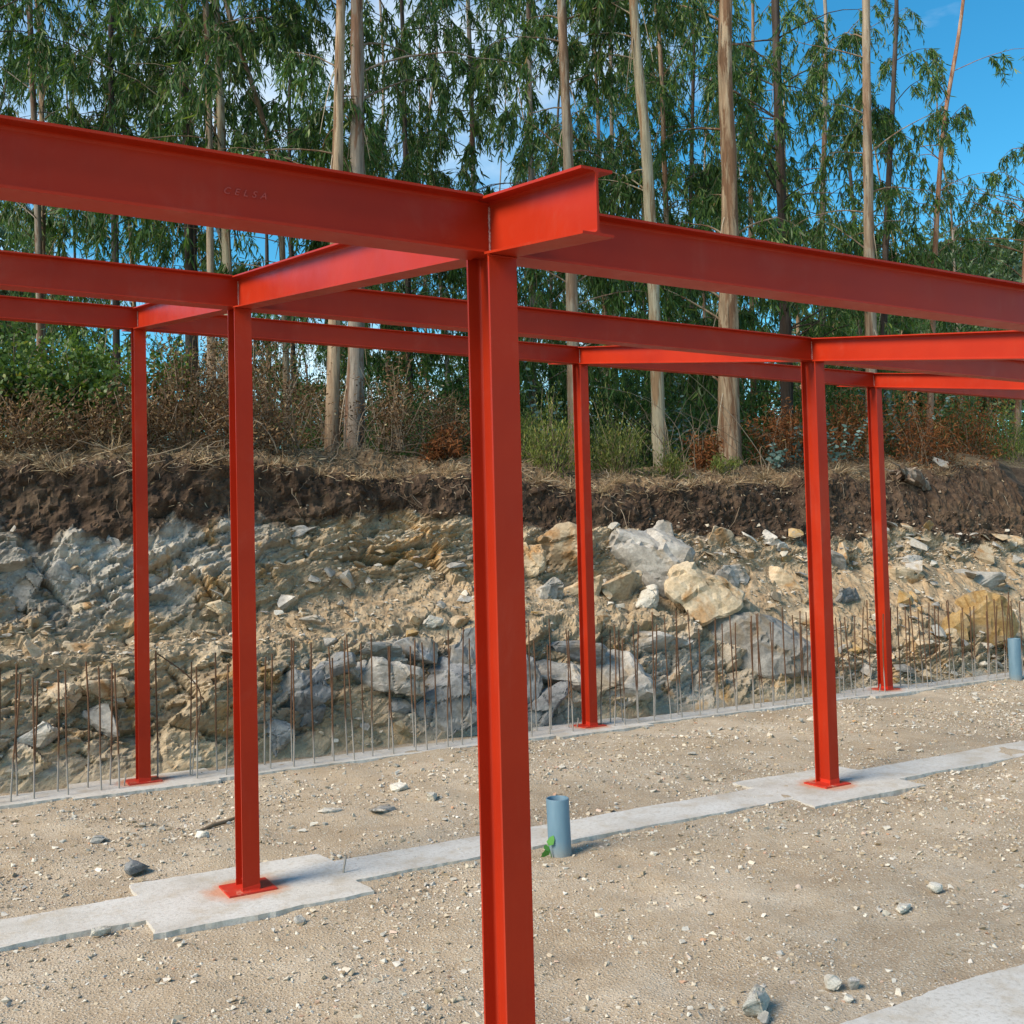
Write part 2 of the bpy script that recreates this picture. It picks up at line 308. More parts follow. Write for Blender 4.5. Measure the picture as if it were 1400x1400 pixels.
def mat_rebar():
    m = Mat('rusty_rebar', 0.8, 0.3); p = m.pos(); z = m.z()
    c = m.ramp(m.noise(p, 9, 5, 0.7), [(0.3, (0.075, 0.038, 0.022)), (0.7, (0.17, 0.085, 0.045))])
    zz = m.math('ADD', z, m.math('MULTIPLY', m.noise(m.pos((2.1, 2.1, 0.4)), 1.0, 2), -0.5))
    c = m.mix(m.ramp(zz, [(0.0, 0.85), (0.12, 0.0)]), c, (0.34, 0.315, 0.285)); m.color(c); m.bump(m.noise(m.pos((1, 1, 90)), 1.0, 1), 0.4, 0.003); return m.m
REBAR = mat_rebar()
def mat_pvc():
    m = Mat('blue_grey_pvc', 0.45, 0.4); n = m.noise(m.pos((2, 2, 0.6)), 5, 6, 0.65)
    c = m.ramp(n, [(0.3, (0.10, 0.18, 0.245)), (0.7, (0.145, 0.235, 0.305))])
    c = m.mix(m.ramp(m.math('ADD', m.z(), m.math('MULTIPLY', m.noise(m.pos(), 12, 4), 0.12)), [(0.02, 0.55), (0.13, 0.0)]), c, (0.33, 0.27, 0.19))
    m.color(c); m.rough(m.ramp(n, [(0.3, 0.4), (0.7, 0.6)])); return m.m
PVC = mat_pvc()

# ------------------------------------------------------------------ helpers: geometry
def tubes(lines, radii, sides=4, rnd=None):
    """many tubes in one array set. lines: list of (k,3) arrays; radii: list of (k,) arrays"""
    VV, FF, RR = [], [], []; base = 0
    ang = np.arange(sides)*2*math.pi/sides
    for i, (L, r) in enumerate(zip(lines, radii)):
        L = np.asarray(L, float); r = np.asarray(r, float)*np.ones(len(L)); k = len(L)
        T = np.gradient(L, axis=0); T /= np.linalg.norm(T, axis=1)[:, None]+1e-9
        ref = np.array([0, 0, 1.0]) if abs(T[0, 2]) < 0.8 else np.array([1.0, 0, 0])
        A = np.cross(T, ref); A /= np.linalg.norm(A, axis=1)[:, None]+1e-9; B = np.cross(T, A)
        V = L[:, None, :]+r[:, None, None]*(A[:, None, :]*np.cos(ang)[None, :, None]+B[:, None, :]*np.sin(ang)[None, :, None])
        VV.append(V.reshape(-1, 3)); RR.append(np.full(k*sides, rng.random() if rnd is None else rnd[i]))
        a = (np.arange(k-1)[:, None]*sides+np.arange(sides)[None, :]).ravel()
        b = (np.arange(k-1)[:, None]*sides+(np.arange(sides)[None, :]+1) % sides).ravel()
        q = np.stack([a, b, b+sides, a+sides], 1)+base; FF.append(q)
        base += k*sides
    return np.concatenate(VV), np.concatenate(FF), np.concatenate(RR)

def leaf_arrays(P, D, S, L, W, sick=0.12, droop=0.15, mid=0.35):
    """lanceolate leaves, four triangles each. P base, D unit direction, S unit side"""
    n = len(P); Nn = np.cross(D, S); L = L[:, None]; W = W[:, None]
    def pt(t, side, wf, k): return P+D*L*t+S*(side*W*0.5*wf)+S*L*sick*k[:, None]*t*t+Nn*L*(-droop)*t*t
    k = rng.uniform(-1, 1, n)
    V = np.stack([pt(0, 0, 0, k), pt(mid*0.8, 1, 1, k), pt(mid*0.8, -1, 1, k), pt(mid+0.38, 1, 0.72, k), pt(mid+0.38, -1, 0.72, k), pt(1, 0, 0, k)], 1)
    F = np.array([[0, 1, 2], [1, 3, 4], [1, 4, 2], [3, 5, 4]])
    FF = (np.arange(n)[:, None, None]*6+F[None]).reshape(-1, 3)
    return V.reshape(-1, 3), FF
def unit(a): return a/(np.linalg.norm(a, axis=1)[:, None]+1e-9)
def rdir(n): return unit(rng.normal(size=(n, 3)))
def leafmesh(name, P, D, L, W, mat, rnd=None, **k):
    P = np.asarray(P); D = unit(np.asarray(D)); S = unit(np.cross(D, rdir(len(P))))
    V, F = leaf_arrays(P, D, S, L, W, **k)
    r = rng.random(len(P)) if rnd is None else rnd
    return mesh_np(name, V, F, mat, False, {'rnd': np.repeat(r, 6)})

def rock_verts(npts, dims, seed, sub=0, rough=0.0, slab=False):
    """angular broken rock: convex hull of random points, optionally subdivided and roughened"""
    r = np.random.default_rng(seed); bm = bmesh.new()
    p = r.uniform(-1, 1, (npts, 3)); p /= np.maximum(np.abs(p).max(1)[:, None], np.linalg.norm(p, axis=1)[:, None]**0.9)
    for q in p*np.array(dims)/2: bm.verts.new(q)
    bmesh.ops.convex_hull(bm, input=bm.verts)
    bmesh.ops.delete(bm, geom=[v for v in bm.verts if not v.link_faces], context='VERTS')
    if sub:
        bmesh.ops.dissolve_limit(bm, angle_limit=0.12, verts=bm.verts, edges=bm.edges)
        bmesh.ops.bevel(bm, geom=list(bm.edges), offset=min(dims)*0.035, segments=1, affect='EDGES', profile=0.6)
        bmesh.ops.triangulate(bm, faces=bm.faces)
        for _ in range(sub): bmesh.ops.subdivide_edges(bm, edges=[e for e in bm.edges if e.calc_length() > min(dims)*0.09], cuts=1, use_grid_fill=True)
        bmesh.ops.triangulate(bm, faces=bm.faces)
        bm.normal_update(); s = max(dims)
        co = np.array([v.co for v in bm.verts]); no = np.array([v.normal for v in bm.verts])
        a = co[:, 0]+0.6*co[:, 1]; b = co[:, 2]+0.5*co[:, 1]
        h, _, e = facet(a, b, s*0.33, seed*3+1, 1.0); h2_, _, _ = facet(a*0.8, b*1.5, s*0.13, seed*3+9, 1.0)
        d = rough*s*(0.085*h+0.020*h2_+0.012*fbm(a/s*9, b/s*9, seed, 4)-0.02*(e < 0.04))
        co = co+no*d[:, None]
        for v, c in zip(bm.verts, co): v.co = c
    else:
        bmesh.ops.triangulate(bm, faces=bm.faces)
    V = np.array([v.co for v in bm.verts]); bm.verts.index_update(); F = np.array([[v.index for v in f.verts] for f in bm.faces]); bm.free()
    return V, F
def box_bm(bm, x0, x1, y0, y1, z0, z1):
    vs = [bm.verts.new((x, y, z)) for x in (x0, x1) for y in (y0, y1) for z in (z0, z1)]
    for f in ((0, 1, 3, 2), (4, 6, 7, 5), (0, 4, 5, 1), (2, 3, 7, 6), (0, 2, 6, 4), (1, 5, 7, 3)): bm.faces.new([vs[i] for i in f])
def bm_obj(name, bm, mat, bevel=0, smooth=False, **k):
    if bevel: bmesh.ops.bevel(bm, geom=list(bm.edges), offset=bevel, segments=2, affect='EDGES')
    bmesh.ops.recalc_face_normals(bm, faces=bm.faces)
    me = bpy.data.meshes.new(name); bm.to_mesh(me); bm.free(); me.materials.append(mat)
    for p in me.polygons: p.use_smooth = smooth
    return ob(name, me, **k)

# ================================================================== GROUND
GZ = -0.022
def ground_h(x, y): 
    return GZ + 0.05*fbm(x*0.7, y*0.7, 3, 3)+0.05*fbm(x*3.5, y*3.5, 5, 5)
def build_ground():
    xs = np.concatenate([np.array([-900, -300, -100, -40, -15, -6, -3]), np.arange(-2.2, 14.5, 0.06), np.array([15.5, 18, 25, 45, 100, 300, 900])])
    ys = np.concatenate([np.array([-900, -300, -100, -40, -15, -7, -4, -2, -1]), np.arange(-0.4, 7.5, 0.06), np.array([8, 10, 15, 40, 100, 300, 900, 1500])])
    X, Y = np.meshgrid(xs, ys, indexing='ij'); Z = ground_h(X, Y)
    far = (np.abs(X) > 40) | (np.abs(Y) > 40); Z = np.where(far, GZ, Z)
    ny = len(ys); i = np.arange(len(xs)-1)[:, None]*ny+np.arange(ny-1)[None, :]; i = i.ravel()
    F = np.stack([i, i+ny, i+ny+1, i+1], 1)
    ob('ground', mesh_np('ground', np.stack([X, Y, Z], -1).reshape(-1, 3), F, GROUND, True), kind='structure')
build_ground()

# footings: a strip of cast concrete with a wider pad under each column
PADX = (0.0, 4.8485, 9.6629)
def footing(label, y0, y1, py0, py1, hx, xe, holes=()):
    """one continuous outline with ragged edges, extruded"""
    r = random.Random(int(y0*100)+5)
    def jit(p, q, step=0.035, a=0.0045):
        n = max(1, int(math.dist(p, q)/step)); o = []
        for i in range(n):
            t = i/n; px_ = p[0]+(q[0]-p[0])*t; py_ = p[1]+(q[1]-p[1])*t; nx_ = float(fbm(np.array([px_*2.3+py_*5]), np.array([y0*9]), 77, 4)[0])*0.07; o.append((px_+r.uniform(-a, a)+(nx_ if abs(q[1]-p[1]) > abs(q[0]-p[0]) else 0), py_+r.uniform(-a, a)+(nx_ if abs(q[0]-p[0]) >= abs(q[1]-p[1]) else 0)))
        return o
    fr = [(xe[0], y0)]; bk = [(xe[0], y1)]
    for c in PADX:
        fr += [(c-hx, y0), (c-hx-0.02, py0), (c+hx, py0+0.02), (c+hx-0.01, y0+0.02)]
        bk += [(c-hx+0.02, y1), (c-hx+0.01, py1), (c+hx-0.03, py1-0.02), (c+hx, y1)]
    fr.append((xe[1], y0)); bk.append((xe[1], y1))
    loop = fr+bk[::-1]; pts = []
    for a, b in zip(loop, loop[1:]+loop[:1]): pts += jit(a, b)
    n = len(pts); inner = []
    for ix in np.arange(xe[0]+0.06, xe[1], 0.09):
        ny_ = np.arange(py0+0.05, py1, 0.09)
        for iy in ny_:
            onpad = min(abs(ix-c) for c in PADX) < hx-0.08
            if (y0+0.05 < iy < y1-0.05) or (onpad and py0+0.06 < iy < py1-0.07): inner.append((ix+r.uniform(-.02, .02), iy+r.uniform(-.02, .02)))
    vv, ee, ff, _, _, _ = delaunay_2d_cdt([Vector(p) for p in pts]+[Vector(p) for p in inner], [(i, (i+1) % n) for i in range(n)], [], 1, 1e-5)
    bm = bmesh.new()
    tv = [bm.verts.new((p[0], p[1], 0.0035*float(fbm(np.array([p[0]*1.5]), np.array([p[1]*1.5]), 83, 3)[0]))) for p in vv]
    for f in ff: bm.faces.new([tv[i] for i in f])
    for e in [e for e in bm.edges if len(e.link_faces) == 1]:
        p, q = e.verts; z1_ = bm.verts.new((p.co.x, p.co.y, -0.3)); z2_ = bm.verts.new((q.co.x, q.co.y, -0.3)); bm.faces.new((p, q, z2_, z1_))
    bmesh.ops.remove_doubles(bm, verts=bm.verts, dist=1e-5)
    return bm_obj('concrete_footing', bm, CONC, label=label, cat='footing')
footing('pale concrete strip footing carrying the row of rusty starter bars below the rock cut', 6.60, 7.0, 6.50, 7.27, 0.62, (-6, 15))
footing('pale concrete strip footing crossing the gravel beside the blue-grey pipe', 3.07, 3.53, 2.80, 3.78, 0.62, (-6, 15))
footing('bare concrete footing under the tallest red column, edge half buried in gravel', -0.32, 0.13, -0.5, 0.5, 0.62, (-6, 15))

# ================================================================== BANK (rock cut with soil on top)
PROF = {  # u : [(v, y) lower wall top, ledge back, rock/soil boundary, lip]
 0: [(900, 7.55), (880, 8.15), (715, 8.75), (638, 9.1)], 180: [(895, 7.55), (870, 8.15), (710, 8.8), (634, 9.1)],
 330: [(890, 7.6), (840, 8.3), (705, 8.95), (637, 9.2)], 500: [(880, 7.65), (800, 8.7), (718, 9.1), (647, 9.35)],
 640: [(872, 7.7), (790, 8.8), (713, 9.2), (652, 9.45)], 750: [(865, 7.8), (800, 8.7), (722, 9.3), (668, 9.6)],
 880: [(860, 7.9), (790, 8.7), (715, 9.35), (672, 9.65)], 1000: [(860, 7.9), (770, 8.9), (705, 9.45), (665, 9.8)],
 1130: [(880, 7.6), (780, 8.9), (700, 9.6), (662, 10.0)], 1250: [(880, 7.6), (770, 9.0), (708, 9.7), (645, 10.3)],
 1400: [(872, 7.6), (760, 9.2), (705, 9.8), (640, 10.6)]}
def prof_at(x):
    ks = []
    for j in range(4):
        c = np.array([at_y(u, *PROF[u][j]) for u in sorted(PROF)])
        ks.append((np.interp(x, c[:, 0], c[:, 1]), np.interp(x, c[:, 0], c[:, 2])))
    o = np.ones_like(x)
    wob = 0.10*fbm(x*0.8, x*0+3, 61, 3)
    lip = ks[3]
    K = [(7.02*o, -0.35*o), (7.16*o+wob, -0.02*o)]+ks+[(lip[0]+0.9, lip[1]+0.34), (lip[0]+3.0, lip[1]+0.50), (25+0*o, 3.2+0*o), (60+0*o, 2.2+0*o), (110+0*o, -0.6+0*o)]
    return np.array([k[0] for k in K]), np.array([k[1] for k in K])
TK = np.array([0, 0.3, 1.5, 2.3, 3.5, 4.1, 4.9, 7.0, 9.0, 11.0, 12.0])
def build_bank():
    xs = np.concatenate([np.array([-160, -80, -40, -20, -12, -8, -6, -4.5, -3.5, -2.8]), np.arange(-2.3, 17.3, 0.025), np.array([18, 19, 21, 24, 30, 40, 60, 100, 160])])
    ts = np.concatenate([np.arange(0, 5.2, 0.022), np.arange(5.2, 7.0, 0.12), np.array([7.5, 8, 8.5, 9, 9.5, 10, 10.5, 11, 12])])
    Yk, Zk = prof_at(xs)
    Y = np.stack([np.interp(ts, TK, Yk[:, i]) for i in range(len(xs))]); Z = np.stack([np.interp(ts, TK, Zk[:, i]) for i in range(len(xs))])
    # soften the profile's kinks
    for _ in range(6):
        Y[:, 1:-30] = (Y[:, 1:-30]*2+Y[:, :-31]+Y[:, 2:-29])/4; Z[:, 1:-30] = (Z[:, 1:-30]*2+Z[:, :-31]+Z[:, 2:-29])/4
    X = np.repeat(xs[:, None], len(ts), 1); T = np.repeat(ts[None], len(xs), 0)
    dY = np.gradient(Y, axis=1); dZ = np.gradient(Z, axis=1); l = np.hypot(dY, dZ)+1e-9; ny, nz_ = -dZ/l, dY/l
    wav = np.exp(-((T-4.1)/0.55)**2); Z = Z+wav*(0.30*fbm(X*0.75, X*0, 91, 3)+0.14*fbm(X*2.6, X*0, 92, 3)); Y = Y+wav*0.35*fbm(X*0.9, X*0+5, 93, 4)
    # domains follow the dipping beds
    a = X*0.90+T*0.42; b = (T*0.92-X*0.34)*1.9
    wa = a+0.14*fbm(a*1.2, b*1.2, 21, 3); wb = b+0.14*fbm(a*1.2, b*1.2, 22, 3)
    f1, c1, e1 = facet(wa, wb, 1.15, 101, 1.0); f2, c2, e2 = facet(wa, wb, 0.46, 111, 1.1); f3, c3, e3 = facet(wa, wb*1.15, 0.17, 121, 1.2)
    f4, c4, e4 = facet(wa, wb*1.2, 0.075, 131, 1.2)
    soilline = 3.5+0.95*fbm(X*0.55, T*0, 31, 4)+0.40*fbm(X*3, T*2.5, 33, 4)-0.55*np.clip((X-6.5)/2.5, 0, 1)
    soil = np.clip((T-soilline)/0.45+0.5, 0, 1)
    led = np.clip(1-np.abs(T-1.95)/0.75, 0, 1)*np.clip(1.2+2.6*fbm(X*0.7, T*0.8, 41, 4), 0, 1)
    led = np.clip(led+0.75*np.clip((X-1.2)/0.8, 0, 1)*np.clip(1-np.abs(T-2.7)/0.8, 0, 1)*np.clip(0.9+3*fbm(X*0.9, T*1.2, 43, 4), 0, 1), 0, 1)
    led = np.clip(led+0.95*np.clip(1-np.abs(X-2.35)/0.75, 0, 1)**.5*np.clip(1-np.abs(T-0.65)/0.55, 0, 1)+0.8*np.clip(1-np.abs(X-10.4)/1.2, 0, 1)**.5*np.clip(1-np.abs(T-0.8)/0.8, 0, 1), 0, 1)
    foot = np.clip((T-0.28)/0.5, 0, 1); vis = np.clip(1-(T-5.0)/2.0, 0, 1)
    rockw = (1-soil)*(1-0.80*led)*foot
    d = rockw*(0.16*f1+0.125*f2+0.062*f3+0.022*f4-0.05*np.exp(-(e1/0.03)**2)-0.035*np.exp(-(e2/0.05)**2))
    d += (1-soil)*foot*(0.30*fbm(X*0.9, T*1.1, 51, 4)+0.06*fbm(X*7, T*7, 53, 4)*(0.4+led))
    sf, _, _ = facet(X+0.1*fbm(X*5, T*5, 5, 3), T, 0.10, 201, 1.0)
    d += soil*vis*(0.30*fbm(X*1.4, T*1.6, 55, 5)+0.14*fbm(X*6, T*6, 57, 4)+0.04*sf)
    far = (X < -3) | (X > 17.8); d = np.where(far, d*0.6, d)
    Y2 = Y+ny*d*1.0; Z2 = Z+nz_*d
    Y2 = np.where(T < 1.2, np.maximum(Y2, 7.06+0.02*T), Y2)
    n = len(ts); i = (np.arange(len(xs)-1)[:, None]*n+np.arange(n-1)[None, :]).ravel(); F = np.stack([i, i+n, i+n+1, i+1], 1)
    bmp = lambda x0, sx_, t0, st: np.exp(-((X-x0)/sx_)**2-((T-t0)/st)**2)
    gz_ = np.clip(bmp(-0.6, 1.3, 2.9, 0.7)+0.7*bmp(1.3, 0.8, 3.2, 0.5)+bmp(3.1, 0.6, 0.9, 0.6)+0.8*bmp(4.4, 0.7, 0.6, 0.5)+0.7*bmp(1.4, 0.5, 0.8, 0.5)+0.6*bmp(7.0, 1.2, 0.9, 0.6)+0.5*bmp(8.6, 1.0, 2.6, 0.8), 0, 1)
    P = np.stack([X, Y2, Z2], -1); cell = np.clip(0.5*c1+0.3*c2+0.2*c3, 0, 1)
    ob('bank', mesh_np('bank', P.reshape(-1, 3), F, BANK, False, {'soil': soil, 'cell': cell, 'debris': led*(1-soil), 'litter': np.clip((T-4.12)/0.12, 0, 1), 'greyz': gz_}), kind='structure')
    return xs, ts, P, soil, led
BX, BT, BP, BSOIL, BLED = build_bank()
def bank_z(x, y):
    """top surface height above (x,y) by nearest grid column"""
    i = int(np.clip(np.searchsorted(BX, x), 0, len(BX)-1)); c = BP[i]; k = len(c)-1
    j = int(np.argmin(np.abs(c[:, 1]-y)+np.where(BT < 4.0, 5.0, 0)))
    if j >= k: return float(c[k, 2])
    return float(np.interp(y, np.maximum.accumulate(c[BT >= 4.3][:, 1]), c[BT >= 4.3][:, 2]))

# ================================================================== STEEL FRAME
frame = empty('steel_frame', (0, 0, 0), label='red-painted welded steel frame of columns and sloping roof beams', cat='frame')
SL = 0.1642; H0 = 3.0; HB = 0.1961; BF = 0.1076; HC = 0.1651; BC = 0.1041
CX = (0.0, 4.8485, 9.6629); CY = (0.0, 3.2975, 6.8862)
def profile_i(b, h, tw, tf, r):
    """outline of a rolled I section with root fillets, web along local v"""
    pts = [(-b/2, -h/2), (b/2, -h/2), (b/2, -h/2+tf)]
    def fil(cx, cy, a0, a1):
        return [(cx+r*math.cos(a0+(a1-a0)*i/4), cy+r*math.sin(a0+(a1-a0)*i/4)) for i in range(5)]
    pts += fil(tw/2+r, -h/2+tf+r, -math.pi/2, -math.pi)
    pts += fil(tw/2+r, h/2-tf-r, math.pi, math.pi/2)
    pts += [(b/2, h/2-tf), (b/2, h/2), (-b/2, h/2), (-b/2, h/2-tf)]
    pts += fil(-tw/2-r, h/2-tf-r, math.pi/2, 0)
    pts += fil(-tw/2-r, -h/2+tf+r, 0, -math.pi/2)
    pts += [(-b/2, -h/2+tf)]
    return pts
def sweep(name, prof, o, ub, vb, p0, p1, mat, **k):
    """prof in (u,v) with bases ub,vb swept from p0 to p1 (vectors)"""
    bm = bmesh.new(); ub, vb = Vector(ub), Vector(vb)
    A = [bm.verts.new(Vector(p0)+ub*x+vb*y) for x, y in prof]; B = [bm.verts.new(Vector(p1)+ub*x+vb*y) for x, y in prof]
    n = len(prof); bm.faces.new(A); bm.faces.new(B[::-1])
    for i in range(n): bm.faces.new((A[i], A[(i+1) % n], B[(i+1) % n], B[i]))
    sharp = []
    o_ = bm_obj(name, bm, mat, **k)
    return o_
def bead(parent, p0, p1, r=0.005, mt=None):
    """lumpy weld run"""
    p0, p1 = np.array(p0), np.array(p1); L = np.linalg.norm(p1-p0); n = max(4, int(L/0.006)); t = np.linspace(0, 1, n)
    P = p0+(p1-p0)*t[:, None]+rng.normal(size=(n, 3))*0.0007
    V, F, R = tubes([P], [r*(0.8+0.35*np.abs(np.sin(np.arange(n)*1.3))+rng.uniform(-.12, .12, n))], 6)
    ob('weld_bead', mesh_np('weld_bead', V, F, mt or WELD, True), parent=parent)
colp = profile_i(BC, HC, 0.008, 0.0105, 0.011)
for yi, y in enumerate(CY):
    for xi, x in enumerate(CX):
        top = H0+SL*y; sl = SL*HC/2
        c = sweep('column', [(a, b) for a, b in colp], None, (1, 0, 0), (0, 1, 0), (x, y, 0.004), (x, y, top+0.0), STEEL, parent=frame)
        # cut the head to the roof slope
        for v in c.data.vertices:
            if v.co.z > 1: v.co.z += SL*(v.co.y-y)+0.004
        bm = bmesh.new(); a, b = (0.145, 0.125) if yi else (0.15, 0.15)
        rot = random.uniform(-0.03, 0.03); box_bm(bm, -a, a, -b, b, -0.004, 0.011)
        bmesh.ops.rotate(bm, verts=bm.verts, matrix=Matrix.Rotation(rot, 3, 'Z')); bmesh.ops.translate(bm, verts=bm.verts, vec=(x, y, 0))
        bm_obj('base_plate', bm, PLATE, 0.002, parent=c)
        # freshly brushed paint and weld at the foot, a skin 1 mm proud
        fp = [(u*1.0+math.copysign(0.0012, u), v+math.copysign(0.0012, v)) for u, v in profile_i(BC, HC, 0.008, 0.0105, 0.011)]
        s = sweep('touch_up_paint', fp, None, (1, 0, 0), (0, 1, 0), (x, y, 0.009), (x, y, 0.045), FRESH, parent=c)
        for v in s.data.vertices:
            if v.co.z > 0.03: v.co.z += random.uniform(-0.018, 0.016)
        for p0, p1 in (((x-BC/2, y-HC/2, 0.012), (x+BC/2, y-HC/2, 0.012)), ((x-BC/2, y+HC/2, 0.012), (x+BC/2, y+HC/2, 0.012)), ((x-0.006, y-HC/2+0.01, 0.012), (x-0.006, y+HC/2-0.01, 0.012))):
            P = np.linspace(p0, p1, 12); V, F, R = tubes([P], [0.005+rng.uniform(-.001, .001, 12)], 6)
            ob('weld_bead', mesh_np('weld_bead', V, F, FRESH, True), parent=c)
beamp = profile_i(BF, HB, 0.0075, 0.0085, 0.011)
nrm = Vector((0, 0, 1))
# rafters run continuously up the slope over the columns
for x in CX:
    ya, yb = -0.65, CY[2]+0.62
    r = sweep('rafter_beam', beamp, None, (1, 0, 0), (0, 0, 1), (x, ya, H0+SL*ya+HB/2+0.004), (x, yb, H0+SL*yb+HB/2+0.004), STEEL, parent=frame)
    for y in CY:
        z = H0+SL*y
        bead(r, (x-0.0055, y-0.006, z+0.02), (x-0.0055, y-0.006, z+HB-0.022), 0.0042)
        bead(r, (x+0.0055, y-0.006, z+0.02), (x+0.0055, y-0.006, z+HB-0.022), 0.0042)
        bead(r, (x-BF/2, y-HC/2, z-SL*HC/2), (x+BF/2, y-HC/2, z-SL*HC/2), 0.003, STEEL)
XE = [-4.85]+list(CX)+[14.48]
for yi, y in enumerate(CY):
    for i in range(len(XE)-1):
        x0 = XE[i]+(0.0035 if i > 0 else 0); x1 = XE[i+1]-(0.0035 if i < 3 else 0)
        b = sweep('tie_beam', beamp, None, (0, 1, 0), (0, 0, 1), (x0, y, H0+SL*y+HB/2+0.002), (x1, y, H0+SL*y+HB/2+0.002), STEEL, parent=frame)
        # copes: flanges notched back at the rafter flanges
        for v in b.data.vertices:
            zz = v.co.z-(H0+SL*y)
            if zz < 0.0125 or zz > HB-0.0085:
                if i > 0 and v.co.x < XE[i]+0.05: v.co.x = XE[i]+BF/2-0.002
                if i < 3 and v.co.x > XE[i+1]-0.05: v.co.x = XE[i+1]-BF/2+0.002
        if yi == 0 and i == 0:
            tx = bpy.data.curves.new('raised_letters', 'FONT'); tx.body = 'CELSA'; tx.size = 0.029; tx.shear = 0.35; tx.extrude = 0.0022; tx.bevel_depth = 0.0004; tx.space_character = 1.85
            to = bpy.data.objects.new('tmp_text', tx); COL.objects.link(to)
            dg = bpy.context.evaluated_depsgraph_get(); me = bpy.data.meshes.new_from_object(to.evaluated_get(dg))
            bpy.data.objects.remove(to); me.materials.clear(); LM = Mat('lettering_lit_red', 0.35, 0.5); LM.color((0.44, 0.045, 0.02)); me.materials.append(LM.m); me.name = 'raised_lettering'  # same primer coloured lighter, to paint in the light caught by the strokes
            me.transform(Matrix.Translation((-0.905, y-0.0043, H0+0.090)) @ Matrix.Rotation(math.radians(90), 4, 'X'))
            ob('raised_lettering', me, parent=b, label='raised maker lettering rolled into the beam web')

# ================================================================== REBARS, PIPES
def rebar_mesh(h, bend=0.0, seed=0, r=0.0078):
    rr = random.Random(seed); n = 8; t = np.linspace(0, 1, n)
    P = np.stack([bend*t**2*h+0.006*np.sin(t*5+seed), 0.006*np.cos(t*4+seed*2), -0.05+(h+0.05)*t], 1)
    V, F, R = tubes([P], [np.full(n, r)], 6)
    return mesh_np('starter_bar', V, F, REBAR, True)
RB = [rebar_mesh(1.06+0.03*i, rng.uniform(-0.02, 0.02), i) for i in range(6)]
for row, (yy, off, glab) in enumerate(((6.71, 0.0, 'rusty upright starter bar in the gravel-side row of the far footing'), (6.93, 0.11, 'rusty upright starter bar in the bank-side row of the far footing'))):
    x = -1.85+off
    while x < 13.2:
        if min(abs(x-c) for c in CX) > (0.17 if row == 0 else 0.13):
            o = bpy.data.objects.new('starter_bar', RB[int(rng.integers(6))])
            o.location = (x, yy+rng.uniform(-.03, .03), 0); o.rotation_euler = (rng.normal()*0.02, rng.normal()*0.025, rng.uniform(0, 6.28)); o.scale = (1, 1, rng.uniform(0.90, 1.05))
            put(o, label=glab, cat='rebar', group='starter bars on the far footing, '+('gravel side' if row == 0 else 'bank side'))
        x += 0.21+rng.uniform(-0.085, 0.085)
STUB = rebar_mesh(0.105, 0.0, 3, 0.007)
for (u, v, l) in ((171, 1074, 'short cut steel stub beside the base plate of the far corner column'), (790, 994, 'short cut steel stub beside a base plate in front of the dark slab'), (471, 1193, 'short cut steel stub standing at the corner of the middle concrete pad'), (1203, 946, 'short cut steel stub at the base plate of the column nearest the ochre rock')):
    p = at_z(u, v, 0.0); o = bpy.data.objects.new('cut_bar_stub', STUB); o.location = p; put(o, label=l, cat='rebar')
def bent_bar():
    p = at_z(259, 1058, 0); x0, y0 = p[0], 6.86
    P = np.array([(x0, y0, -0.05), (x0+0.03, y0, 0.35), (x0+0.10, y0+.01, 0.62), (x0+0.09, y0+.03, 0.80), (x0-0.05, y0+.05, 0.96), (x0-0.28, y0+.08, 1.14)])
    t = np.linspace(0, 5, 26); Q = np.stack([np.interp(t, np.arange(6), P[:, k]) for k in range(3)], 1)
    for _ in range(3): Q[1:-1] = (Q[:-2]+2*Q[1:-1]+Q[2:])/4
    V, F, R = tubes([Q], [np.full(26, 0.0065)], 6)
    ob('bent_starter_bar', mesh_np('bent_starter_bar', V, F, REBAR, True), label='starter bar bent over in an arc against the rock cut', cat='rebar')
bent_bar()
def pipe(u, v, h, r, label, lean=(0, 0)):
    p = at_z(u, v, -0.03); prof = [(r, -0.1), (r, h-0.004), (r-0.002, h), (r-0.007, h), (r-0.009, h-0.003), (r-0.009, 0.0)]
    n = 40; V = []; 
    for a in range(n):
        c, s = math.cos(a*2*math.pi/n), math.sin(a*2*math.pi/n)
        V += [(q*c+lean[0]*z, q*s+lean[1]*z, z) for q, z in prof]
    k = len(prof); F = [[a*k+i, ((a+1) % n)*k+i, ((a+1) % n)*k+i+1, a*k+i+1] for a in range(n) for i in range(k-1)]
    me = mesh_np('drain_pipe', V, F, PVC, True)
    o = ob('drain_pipe', me, label=label, cat='pipe'); o.location = p; return p
pp = pipe(766, 1168, 0.375, 0.077, 'blue-grey plastic pipe standing upright beside the middle concrete strip', (-0.03, 0.0))
pipe(1389, 930, 0.60, 0.085, 'blue-grey plastic pipe standing by the far footing and ochre rock', (-0.01, 0))

